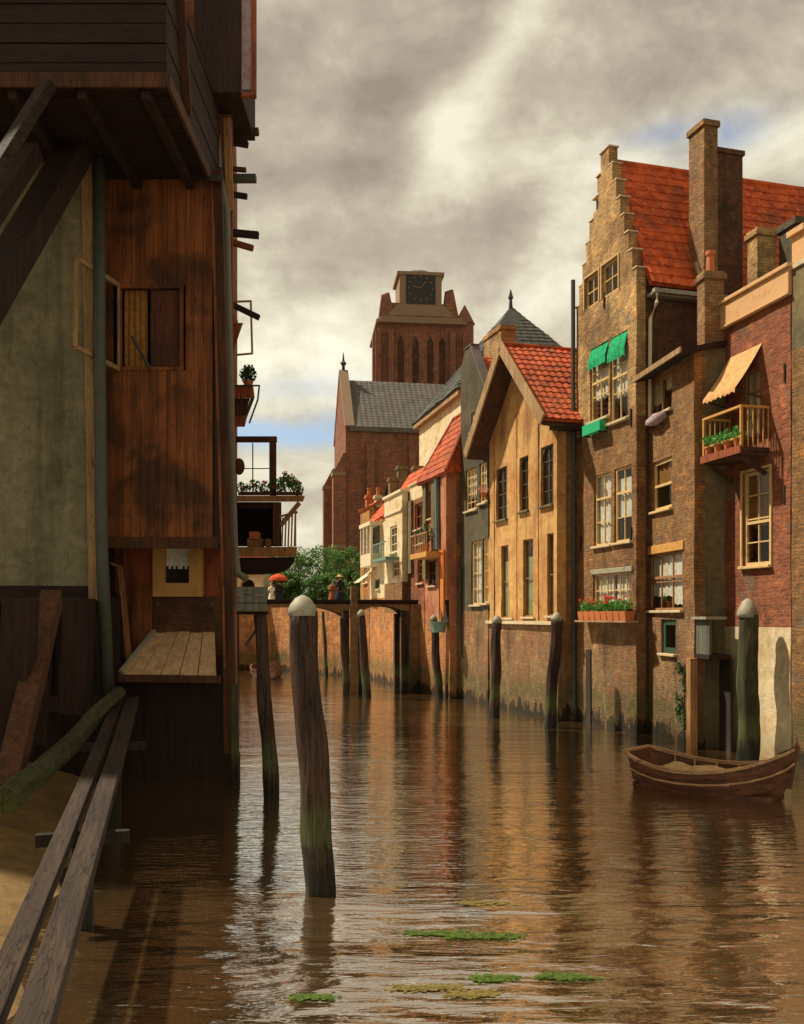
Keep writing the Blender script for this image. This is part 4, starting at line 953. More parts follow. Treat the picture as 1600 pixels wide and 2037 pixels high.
def house_rust():
    h = House('rust_house', 'slim rust red house with pale parapet beside the red roofed house', 'house', (1.04, 43.8), -.263, 815)
    W = h.W; zt = h.uz(830, 962)[1]; zp = h.uz(830, 992)[1]
    h.window(826, 1000, 844, 1052, 'red_wood', (1, 1), None, fw=.10)
    h.window(828, 1062, 844, 1082, 'white_paint', (0, 0), None, fw=.07)
    h.window(831, 1105, 843, 1160, 'red_wood', (1, 2), None, fw=.08)
    zb = h.uz(830, 1215)[1]
    h.wall([(-1, zb, 'quay_brick', 'foot_wall'), (zb, zp, 'red_brick', 'wall'), (zp, zt, 'cream_plaster', 'parapet')], 6, side='earth_brick')
    part('roof', 'orange_tile', h.root, lambda mb: (mb.tiles([(-.1, .32, zt - .3), (W + .1, .32, zt - .3), (W + .1, 1.35, zt + 1.9), (.2, 1.35, zt + 1.9)]), mb.tiles([(W + .1, 5.8, zt - .3), (-.1, 5.8, zt - .3), (.2, 1.35, zt + 1.9), (W + .1, 1.35, zt + 1.9)])))
    part('coping', 'stone', h.root, lambda mb: mb.box(-.08, W + .08, -.08, .34, zt + .001, zt + .10))
    for px, top in ((786, 930), (817, 930)):
        x = h.uz(px + 5, 950, 1.0)[0]; chimney(h.root, 'olive_plaster', x - .22, x + .22, 1.0, 1.5, zt - .2, h.uz(px, top, 1.0)[1], 0)
    part('pilaster', 'olive_plaster', h.root, lambda mb: mb.box(.02, .7, -.12, -.001, zb + 1.8, zp))
    return h
R7 = house_rust()

def house_cream():
    h = House('cream_house', 'tall cream fronted house rising over the right end of the bridge', 'house', (0, 46.3), -.263, 765)
    W = h.W; zt = h.uz(780, 988)[1]
    h.window(776, 1046, 790, 1100, 'white_paint', (1, 2), None, fw=.10)
    h.window(781, 1114, 795, 1148, 'white_paint', (1, 1), None, fw=.10)
    zb = h.uz(780, 1160)[1]
    h.wall([(-1, zb - 1.5, 'quay_brick', 'foot_wall'), (zb - 1.5, zb, 'brown_brick', 'lower_wall'), (zb, zt, 'cream_plaster', 'wall')], 6, side='olive_plaster')
    part('coping', 'white_paint', h.root, lambda mb: (mb.box(-.08, W + .08, -.10, .34, zt + .001, zt + .14), mb.box(0, W, -.06, -.001, zt - .9, zt - .75)))
    part('roof', 'red_tile', h.root, lambda mb: (mb.tiles([(-.1, .35, zt - .2), (W + .1, .35, zt - .2), (W + .1, 1.3, zt + 1.35), (.1, 1.3, zt + 1.35)]), mb.tiles([(W + .1, 5.8, zt - .2), (-.1, 5.8, zt - .2), (.1, 1.3, zt + 1.35), (W + .1, 1.3, zt + 1.35)])))
    x = h.uz(774, 960, .9)[0]; chimney(h.root, 'olive_plaster', x - .2, x + .2, .9, 1.4, zt, h.uz(774, 950, .9)[1], 0)
    part('balcony', 'teal_paint', h.root, lambda mb: (mb.box(.3, W - .5, -.7, -.002, 6.25, 6.40), mb.box(.3, W - .5, -.7, -.65, 7.1, 7.16), [mb.box(.3 + .28 * i, .34 + .28 * i, -.69, -.66, 6.4, 7.1) for i in range(int((W - .9) / .28))]))
    return h
R8 = house_cream()

def house_bay():
    h = House('bay_window_house', 'pale house with white framed bay window and little awning left of the cream front', 'house', (-.92, 49.8), -.263, 736)
    W = h.W; zt = h.uz(750, 1036)[1]
    h.window(746, 1152, 756, 1172, 'blue_paint', (1, 0), None, fw=.08)
    zb = h.uz(750, 1190)[1]
    h.wall([(-1, zb, 'quay_brick', 'foot_wall'), (zb, zt, 'cream_plaster', 'wall')], 6, side='cream_plaster')
    z0, z1 = h.uz(752, 1108)[1], h.uz(752, 1048)[1]
    b = part('bay', 'white_paint', h.root, lambda mb: (mb.box(.35, W - .5, -.62, -.002, z0 - .5, z0 + .15), mb.box(.3, W - .45, -.68, -.002, z1, z1 + .2), [mb.box(x, x + .11, -.62, -.51, z0 + .151, z1 - .001) for x in (.35, 1.15, 1.95, W - .61)], mb.box(.35, .45, -.10, -.002, z0 + .151, z1 - .001), mb.box(W - .6, W - .5, -.10, -.002, z0 + .151, z1 - .001)))
    part('bay_pane', 'glass', b, lambda mb: (mb.face([(.4, -.57, z0 + .15), (W - .55, -.57, z0 + .15), (W - .55, -.57, z1), (.4, -.57, z1)]), mb.face([(W - .55, -.57, z0 + .15), (W - .55, -.05, z0 + .15), (W - .55, -.05, z1), (W - .55, -.57, z1)])))
    part('bay_room', 'interior', b, lambda mb: mb.box(.46, W - .62, -.10, -.004, z0 + .16, z1 - .01))
    part('awning', 'cream_cloth', h.root, lambda mb: mb.hexa([(.05, -.9, zb + .85), (1.4, -.9, zb + .85), (1.4, -.003, zb + 1.5), (.05, -.003, zb + 1.5), (.05, -.9, zb + .9), (1.4, -.9, zb + .9), (1.4, -.003, zb + 1.55), (.05, -.003, zb + 1.55)]))
    part('roof', 'red_tile', h.root, lambda mb: (mb.tiles([(-.1, -.1, zt), (W + .1, -.1, zt), (W + .1, 1.1, zt + 1.5), (.1, 1.1, zt + 1.5)]), mb.tiles([(W + .1, 5.8, zt - .2), (-.1, 5.8, zt - .2), (.1, 1.1, zt + 1.5), (W + .1, 1.1, zt + 1.5)])))
    x = h.uz(746, 1010, .9)[0]; chimney(h.root, 'stone', x - .25, x + .15, .9, 1.3, zt, h.uz(746, 985, .9)[1], 1)
    return h
R9 = house_bay()

def house_tan():
    h = House('tan_house', 'small tan brick house farthest along the right bank beside the trees', 'house', (-1.9, 55.6), -.263, 717)
    zt = h.uz(728, 1012)[1]
    h.window(724, 1060, 731, 1090, 'white_paint', (1, 1), None, fw=.1)
    h.window(724, 1125, 731, 1160, 'white_paint', (1, 1), None, fw=.1)
    h.wall([(3.9, zt, 'ochre_brick', 'wall')], 5, side='brown_brick')
    part('roof', 'red_tile', h.root, lambda mb: mb.tiles([(-.1, -.1, zt), (h.W + .1, -.1, zt), (h.W + .1, 2.6, zt + 1.4), (-.1, 2.6, zt + 1.4)]))
    x = h.uz(728, 1000, .6)[0]; chimney(h.root, 'terracotta', x - .2, x + .2, .6, 1.0, zt, h.uz(728, 985, .6)[1], 1)
house_tan()

def quay():
    t = thing('quay_wall', 'sunlit orange brick quay wall behind the wooden bridge', 'wall', (-1.82, 53.2, 0), math.atan2(8.8, -6.7) + math.pi)
    L = math.hypot(6.7, 9.0)
    part('wall', 'quay_brick', t, lambda mb: mb.box(-L, 0, 0, .5, -1.2, 4.15))
    part('coping', 'stone', t, lambda mb: mb.box(-L, .02, -.06, .56, 4.151, 4.30))
    t = thing('end_wall', 'brick wall closing the canal left of the sunlit quay', 'wall', (-8.5, 62.1, 0))
    part('wall', 'quay_brick', t, lambda mb: mb.box(-22, -.02, 0, .5, -1.2, 4.15))
    part('coping', 'stone', t, lambda mb: mb.box(-22, -.02, -.06, .56, 4.151, 4.30))
quay()

def house_slate():
    h = House('slate_roof_house', 'big cream house with pointed slate hip roof rising behind the row', 'house', (2.9, 46.2), -.235, 834)
    W = h.W; ze = 14.5; d = 8.0; za = 20.1
    h.wall([(3.5, ze, 'cream_plaster', 'wall')], d, side='olive_plaster')
    cx, cy = W / 2, d / 2; o = .35
    def rf(mb):
        for a, b in (((-o, -o), (W + o, -o)), ((W + o, -o), (W + o, d + o)), ((W + o, d + o), (-o, d + o)), ((-o, d + o), (-o, -o))):
            mb.tiles([(*a, ze - .05), (*b, ze - .05), (cx, cy, za)], .4, .3, .015)
        mb.lathe([(.12, za - .1), (.08, za + .35), (.15, za + .45), (.02, za + .9)], (cx, cy, 0), 8)
    part('roof', 'slate_green', h.root, rf)
    part('cornice', 'light_wood', h.root, lambda mb: mb.box(-.25, W + .25, -.28, -.002, ze - .35, ze - .12))
house_slate()

# ------------------------------------------------------------------ church
def church():
    Yc = 150.0
    rz = R(10)
    X0 = (688 - VX) / F * Yc
    t = thing('church', 'great brick church with slate roof behind the trees and houses', 'church', (X0, Yc, 0), rz)
    ze, zr, dp, L = 33.4, 42.6, 17.0, 32.0
    part('wall', 'church_brick', t, lambda mb: mb.box(0, L, 0, dp, 3.5, ze))
    part('gable', 'church_brick', t, lambda mb: mb.prism([(0, ze), (dp, ze), (dp / 2, zr + 1.2)], -.02, 1.2, 'x'))
    def rf(mb):
        mb.tiles([(1.25, -.4, ze - .2), (L, -.4, ze - .2), (L, dp / 2, zr), (1.25, dp / 2, zr)], .9, .7, .06)
        mb.tiles([(L, dp + .4, ze - .2), (1.25, dp + .4, ze - .2), (1.25, dp / 2, zr), (L, dp / 2, zr)], .9, .7, .06)
    part('roof', 'slate_tile', t, rf)
    part('parapet', 'slate_tile', t, lambda mb: (mb.box(.6, L, -.55, -.02, ze - .9, ze - .15),))
    part('gable_coping', 'tower_stone', t, lambda mb: (mb.bar((.6, -.3, ze - .2), (.6, dp / 2, zr + 1.5), 1.5, .5), mb.bar((.6, dp + .3, ze - .2), (.6, dp / 2, zr + 1.5), 1.5, .5)))
    part('finial', 'iron', t, lambda mb: mb.lathe([(.3, zr + 1.4), (.25, zr + 2.4), (.55, zr + 2.8), (.2, zr + 3.2), (.05, zr + 4.6)], (.6, dp / 2, 0), 8))
    for y in (-.6, dp - 1.6):
        b = part('buttress', 'church_brick', t, lambda mb: (mb.box(-2.0, -.03, y, y + 2.2, 3.5, 26), mb.hexa([(-2.0, y, 26), (-.03, y, 26), (-.03, y + 2.2, 26), (-2.0, y + 2.2, 26), (-.4, y, 29), (-.03, y, 29), (-.03, y + 2.2, 29), (-.4, y + 2.2, 29)])))
        part('weathering', 'tower_stone', b, lambda mb: (mb.box(-2.15, -.04, y - .1, y + 2.3, 14, 14.6), mb.box(-2.15, -.04, y - .1, y + 2.3, 25.4, 25.99)))
    for i in range(4):
        x = 3.2 + i * 6.8
        b = part('pier', 'church_brick', t, lambda mb: mb.box(x, x + 1.3, -.9, -.003, 3.5, ze - 3))
    for i in range(3):
        x = 6.2 + i * 6.8
        part('lancet_window', 'interior', t, lambda mb: mb.prism([(x, 14), (x + 2.0, 14), (x + 2.0, 23), (x + 1.0, 25.5), (x, 23)], -.06, .01))
    # tower
    Yt = 178.0
    def px(p, Y=Yt): return (p - VX) / F * Y
    def pz(p, Y=Yt): return EYE + (HY - p) / F * Y
    xc = px(838); r = (px(930) - px(746)) / 2
    tw = thing('church_tower', 'massive brick church tower with square clock stage and low dome', 'tower', (xc, Yt, 0), R(6))
    z1, z2, z3 = pz(645), pz(600), pz(545)
    part('lower_stage', 'church_brick', tw, lambda mb: mb.box(-r * .93, r * .93, 0, r * 1.86, 3.5, z1 - .05))
    def but(mb):
        for x in (-r, -r * .72, r * .62, r * .9): mb.box(x, x + .12 * r, -.9, -.01, 20, z1 - 1.5)
        mb.box(-r * 1.04, -r * .931, .3, 2.2, 20, z1 - 2)
    part('buttress', 'church_brick', tw, but)
    for x in (-r * .44, -r * .12, r * .2, r * .46): part('blind_arch', 'dark_brick', tw, lambda mb: mb.prism([(x - .6, z1 - 16), (x + .6, z1 - 16), (x + .6, z1 - 3.4), (x, z1 - 2.2), (x - .6, z1 - 3.4)], -.05, .01))
    part('cornice', 'tower_stone', tw, lambda mb: (mb.box(-r * .98, r * .98, -1.0, r * 1.9, z1 - .049, z1 + .5), mb.box(-r * .9, r * .9, -.6, r * 1.8, z1 + .501, z1 + 1.2)))
    q = r * .80
    part('middle_stage', 'church_brick', tw, lambda mb: mb.hexa([(-q, .3, z1 + 1.201), (q, .3, z1 + 1.201), (q, 2 * q, z1 + 1.201), (-q, 2 * q, z1 + 1.201), (-q * .82, 1.0, z2), (q * .82, 1.0, z2), (q * .82, 2 * q - 1, z2), (-q * .82, 2 * q - 1, z2)]))
    c = r * .46
    part('shoulder', 'tower_stone', tw, lambda mb: mb.hexa([(-q * .9, .25, z2 - 2.6), (q * .9, .25, z2 - 2.6), (q * .9, 2 * q, z2 - 2.6), (-q * .9, 2 * q, z2 - 2.6), (-c * 1.12, .45, z2 - .5), (c * 1.12, .45, z2 - .5), (c * 1.12, 2 * c + .8, z2 - .5), (-c * 1.12, 2 * c + .8, z2 - .5)]))
    cl = part('clock_stage', 'tower_stone', tw, lambda mb: (mb.box(-c, c, .6, .6 + 2 * c, z2 - 2.5, z3), mb.box(-c * 1.12, c * 1.12, .35, .85 + 2.1 * c, z3 + .001, z3 + .6)))
    zc = (z2 + z3) / 2 + .1; s = c * .70
    part('clock_face', 'clock_face', cl, lambda mb: mb.box(-s, s, .50, .598, zc - s * 1.05, zc + s * 1.05))
    part('clock_hands', 'gilt', cl, lambda mb: (mb.bar((0, .46, zc), (s * .35, .46, zc + s * .45), .3, .06), mb.bar((0, .44, zc), (-s * .5, .44, zc + s * .1), .22, .05)))
    for a in range(12): part('hour_mark', 'tower_stone', cl, lambda mb: mb.box(s * .82 * math.sin(a * math.pi / 6) - .12, s * .82 * math.sin(a * math.pi / 6) + .12, .47, .495, zc + s * .82 * math.cos(a * math.pi / 6) - .12, zc + s * .82 * math.cos(a * math.pi / 6) + .12))
    part('dome', 'slate_tile', tw, lambda mb: mb.lathe([(c * .98, z3 + .601), (c * .9, z3 + 1.0), (c * .6, z3 + 1.6), (c * .25, z3 + 1.9), (.15, z3 + 2.3)], (0, .6 + c, 0), 12))
    for x, zt in ((px(770) - xc, pz(570)), (px(899) - xc, pz(560))):
        part('pinnacle', 'church_brick', tw, lambda mb: mb.hexa([(x - 1.5, .2, z1 + 1.2), (x + 1.5, .2, z1 + 1.2), (x + 1.5, 3.2, z1 + 1.2), (x - 1.5, 3.2, z1 + 1.2), (x - .9, .9, zt - 1.6), (x + .5, .9, zt - 1.0), (x + .4, 2.4, zt - .4), (x - .9, 2.4, zt - .9)]))
    part('stair_turret', 'church_brick', tw, lambda mb: mb.lathe([(1.7, 20), (1.7, pz(640)), (2.0, pz(638)), (.1, pz(600))], (r * .98, 1.2, 0), 8))
church()

# ------------------------------------------------------------------ left bank
def near_house():
    t = thing('plaster_house', 'near grey green plastered house with dark overhanging upper storey on struts', 'house', (-6.1, 19, 0))
    w1, w0 = Vector((-13.5, 18.2)), Vector((-6.1, 19.3))
    zt, zb = 12.6, 4.1
    dl = (w1 - w0).normalized(); nr = Vector((dl.y, -dl.x))       # towards the wall's inside
    if nr.y < 0: nr = -nr
    def pp(s, n, z): v = w0 + dl * s + nr * n; return Vector((v.x, v.y, z))
    L = (w1 - w0).length
    def prism(mb, s0, s1, n0, n1, z0, z1): mb.hexa([pp(s0, n0, z0), pp(s1, n0, z0), pp(s1, n1, z0), pp(s0, n1, z0), pp(s0, n0, z1), pp(s1, n0, z1), pp(s1, n1, z1), pp(s0, n1, z1)])
    part('wall', 'grey_plaster', t, lambda mb: prism(mb, .02, L, 0, .3, zb, zt), 'world')
    part('end_wall', 'dark_wood_up', t, lambda mb: prism(mb, .02, .3, .301, 4, zb, zt), 'world')
    part('base_beam', 'dark_wood', t, lambda mb: (prism(mb, -.05, L, -.06, .36, zb - .34, zb - .001), prism(mb, 0, L, .361, 4.5, zb - .2, zb - .05)), 'world')
    part('corner_board', 'light_wood', t, lambda mb: mb.bar(at(190, 1195, 19.2), at(175, 318, 19.2), .26, .09, up=(0, 1, 0)), 'world')
    # dark overhanging storey
    zj, Yf, xr = 12.65, 16.4, -4.05
    def jet(mb):
        n = 6
        for i in range(n):
            z0 = zj + .02 + i * .34; mb.box(-16, xr, Yf + .012 * (i % 2), Yf + .09, z0, z0 + .325)
            mb.box(xr - .08, xr - .012 * (i % 2), Yf + .091, 21.2, z0, z0 + .325)
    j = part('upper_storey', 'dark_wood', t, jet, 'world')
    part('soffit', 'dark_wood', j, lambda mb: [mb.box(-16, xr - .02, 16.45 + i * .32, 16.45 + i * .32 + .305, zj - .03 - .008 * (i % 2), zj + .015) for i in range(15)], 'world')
    part('sill_beam', 'brown_wood', j, lambda mb: (mb.box(-16, xr + .03, Yf - .06, Yf - .001, zj - .10, zj + .16), mb.box(xr + .001, xr + .07, Yf, 21.2, zj - .10, zj + .16)), 'world')
    part('joist', 'dark_wood_up', j, lambda mb: [mb.box(x, x + .16, Yf + .05, 20, zj - .24, zj - .04) for x in (-9.2, -8.0, -6.8, -5.6, -4.5)], 'world')
    part('side_post', 'brown_wood', j, lambda mb: mb.bar((xr + .06, 17.8, zj + .17), (xr + .06, 17.2, 14.7), .14, .10), 'world')
    part('roof_panel', 'dark_wood', j, lambda mb: mb.box(-16, xr, Yf, 21.2, 14.72, 14.8), 'world')
    # struts
    part('strut', 'board_wood', t, lambda mb: mb.bar(at(96, 168, 16.3), at(-60, 420, 14.6), .22, .20), 'world')
    part('strut', 'dark_wood_up', t, lambda mb: mb.bar(at(150, 300, 18.6), at(-160, 830, 14.6), .62, .40), 'world')
    part('strut', 'dark_wood_up', t, lambda mb: mb.bar(at(60, 300, 17.0), at(-60, 480, 15), .40, .3), 'world')
    # legs under the house
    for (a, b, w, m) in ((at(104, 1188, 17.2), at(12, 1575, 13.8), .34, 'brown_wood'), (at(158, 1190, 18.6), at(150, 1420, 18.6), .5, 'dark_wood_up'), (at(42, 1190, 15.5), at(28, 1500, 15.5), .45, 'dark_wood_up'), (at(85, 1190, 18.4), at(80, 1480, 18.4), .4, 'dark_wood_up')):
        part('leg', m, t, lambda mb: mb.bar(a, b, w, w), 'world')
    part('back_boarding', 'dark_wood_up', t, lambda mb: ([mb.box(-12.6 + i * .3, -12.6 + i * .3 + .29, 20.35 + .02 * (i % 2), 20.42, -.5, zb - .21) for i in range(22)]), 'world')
    part('lower_beam', 'dark_wood', t, lambda mb: mb.bar(at(-20, 1400, 17.8), at(200, 1400, 18.9), .22, .3), 'world')
    # downpipe at the corner
    part('downpipe', 'pipe', t, lambda mb: (mb.tube([at(196, 312, 19.0), at(198, 700, 19.0), at(203, 1100, 19.0), at(216, 1385, 19.0)], .125, 12)), 'world', smooth=True)
near_house()

def plank_house():
    Y = 20.0
    t = thing('plank_house', 'tall orange brown boarded closet house over the water with open casement', 'house', (-6.0, Y, 0))
    X = lambda p, y=Y: (p - VX) / F * y
    Z = lambda p, y=Y: EYE + (HY - p) / F * y
    x0, x1 = X(209), X(424); z0, z1 = Z(1084), Z(338)
    wx0, wx1, wz0, wz1 = X(236), X(366), Z(738), Z(568)
    n = 12; w = (x1 - x0) / n
    def clad(mb):
        for i in range(n):
            a, b = x0 + i * w, x0 + (i + .965) * w
            dy = .018 * ((i * 37) % 5) / 5
            dz = .05 * math.sin(i * 2.4)
            segs = [(z0 + dz * .6, z1)]
            if b > wx0 and a < wx1: segs = [(z0 + dz * .6, wz0), (wz1, z1)]
            for q in segs: mb.box(a, b, Y - .05 + dy, Y, q[0], q[1])
    part('cladding', 'orange_plank', t, clad, 'world')
    part('body', 'dark_wood_up', t, lambda mb: (mb.box(x0, x0 + .06, Y + .001, 21.3, z0 + .05, z1), mb.box(x1 - .06, x1, Y + .001, 21.3, z0 + .05, z1), mb.box(x0 + .061, x1 - .061, Y + .001, 21.3, z0 + .05, z0 + .15), mb.box(x0 + .061, x1 - .061, 20.7, 20.75, z0 + .16, z1)), 'world')
    part('bottom_rail', 'brown_wood', t, lambda mb: mb.box(x0 - .03, x1 + .12, Y - .09, Y - .052, z0 - .08, z0 + .16), 'world')
    part('roof', 'iron', t, lambda mb: mb.hexa([at(203, 331, 19.75), at(444, 362, 19.75), at(444, 340, 21.3), at(203, 318, 21.3), at(203, 322, 19.75), at(444, 352, 19.75), at(444, 331, 21.3), at(203, 309, 21.3)]), 'world')
    wn = part('window', 'orange_plank', t, lambda mb: (mb.box(wx0, wx0 + .07, Y - .07, Y + .03, wz0, wz1), mb.box(wx1 - .07, wx1, Y - .07, Y + .03, wz0, wz1), mb.box(wx0 + .071, wx1 - .071, Y - .07, Y + .03, wz1 - .07, wz1), mb.box(wx0 + .071, wx1 - .071, Y - .075, Y + .03, wz0, wz0 + .07)), 'world')
    part('curtain', 'ochre_cloth', wn, lambda mb: [mb.face([(wx0 + .1 + .06 * i, Y + .1 + .03 * (i % 2), wz0 + .08), (wx0 + .16 + .06 * i, Y + .1 + .03 * ((i + 1) % 2), wz0 + .08), (wx0 + .16 + .06 * i, Y + .1 + .03 * ((i + 1) % 2), wz1 - .06), (wx0 + .1 + .06 * i, Y + .1 + .03 * (i % 2), wz1 - .06)]) for i in range(8)], 'world')
    part('shutter', 'shutter_wood', wn, lambda mb: mb.box(wx0 + .66, wx1 - .08, Y + .05, Y + .09, wz0 + .075, wz1 - .075), 'world')
    part('stay_bar', 'iron', wn, lambda mb: mb.bar(at(262, 668, 19.7), at(298, 732, 19.9), .05), 'world')
    # casement swung out on its left edge
    h0, h1 = Vector((wx0 + .02, Y - .08, wz0 + .02)), Vector((wx0 + .02, Y - .08, wz1 - .02))
    o0 = Vector(at(150, 690, 18.45)); o1 = Vector(at(153, 514, 18.45))
    cs = part('casement', 'light_wood', wn, lambda mb: (mb.bar(h1, o1, .085, .10), mb.bar(h0, o0, .085, .10), mb.bar(o0, o1, .09, .08), mb.bar(h0, h1, .05, .05)), 'world')
    # open porch under it
    zd = Z(1343)
    part('porch_wall', 'pink_plaster' if False else 'red_wood', t, lambda mb: mb.box(X(212) - .05, X(446), 21.30, 21.38, 1.0, z0 + .04), 'world')
    part('brick_dado', 'dark_brick', t, lambda mb: mb.box(X(308, 21.2), X(446, 21.2), 21.18, 21.295, 2.6, Z(1188, 21.2)), 'world')
    f = part('window', 'ochre_paint', t, lambda mb: [mb.box(a, b, 21.10, 21.29, c, d) for a, b, c, d in ((X(306, 21.2), X(330, 21.2), Z(1187, 21.2), Z(1086, 21.2)), (X(378, 21.2), X(404, 21.2), Z(1187, 21.2), Z(1086, 21.2)), (X(330.2, 21.2), X(377.8, 21.2), Z(1187, 21.2), Z(1160, 21.2)))], 'world', label='small ochre framed window in the porch wall')
    part('pane', 'interior', f, lambda mb: mb.box(X(330, 21.2), X(378, 21.2), 21.25, 21.28, Z(1160, 21.2), Z(1086, 21.2)), 'world')
    part('curtain', 'lace', f, lambda mb: mb.slab([X(331 + i * 4.6, 21.2) for i in range(11)], [Z(1132, 21.2) + .0, Z(1126, 21.2), Z(1088, 21.2)], lambda x, z: z > Z(1126, 21.2) or int((x + 20) * 20) % 2 == 0, 21.20, 21.215), 'world')
    d = part('door', 'orange_plank', t, lambda mb: mb.box(X(262, 21.2), X(303, 21.2), 21.2, 21.29, 2.2, Z(1160, 21.2)), 'world')
    part('door_post', 'tan_wood', t, lambda mb: (mb.bar(at(239, 1128, 20.9), at(258, 1318, 20.6), .10), mb.bar(at(214, 1118, 20.8), at(240, 1128, 20.9), .06)), 'world')
    # sloping boarded landing
    def deck(mb):
        nb = 5
        for i in range(nb):
            a0, a1 = 245 + (432 - 245) * i / nb, 245 + (432 - 245) * (i + .96) / nb
            b0, b1 = 306 + (428 - 306) * i / nb, 306 + (428 - 306) * (i + .96) / nb
            dz = .012 * (i % 3)
            p = [at(a0, 1341, 19.95), at(a1, 1343, 19.95), at(b1, 1258, 21.15), at(b0, 1258, 21.15)]
            mb.hexa([q + Vector((0, 0, -.09 + dz)) for q in p] + [q + Vector((0, 0, dz)) for q in p])
    part('landing', 'deck_wood', t, deck, 'world')
    part('landing_edge', 'zinc', t, lambda mb: mb.bar(at(241, 1338, 19.95), at(307, 1256, 21.15), .09, .10), 'world')
    part('landing_beam', 'brown_wood', t, lambda mb: mb.bar(at(236, 1349, 19.93), at(440, 1352, 19.93), .10, .16), 'world')
    # corner post, foundation
    part('corner_post', 'brown_wood', t, lambda mb: mb.hexa([at(446, 1500, Y), at(472, 1500, Y), at(474, 1500, Y + .25), at(448, 1500, Y + .25), at(424, 338, Y), at(441, 338, Y), at(443, 338, Y + .25), at(426, 338, Y + .25)]), 'world')
    part('post_foot', 'dark_wood_up', t, lambda mb: mb.box(X(446), X(474), Y, Y + .26, -1.2, Z(1500) - .001), 'world')
    part('corner_strip', 'orange_plank', t, lambda mb: mb.bar(at(421, 342, Y - .06), at(448, 1330, Y - .06), .05, .05), 'world')
    part('foundation', 'dark_wood_up', t, lambda mb: mb.box(X(222), X(450), 20.75, 21.2, -1.2, 2.55), 'world')
    part('side_boarding', 'dark_wood_up', t, lambda mb: mb.box(X(224), X(230), 19.9, 20.74, -1.2, 2.1), 'world')
    part('fender', 'green_wood', t, lambda mb: mb.bar((X(470) + .02, Y - .1, -1), at(467, 1360, Y - .1), .14, .14), 'world')
plank_house()

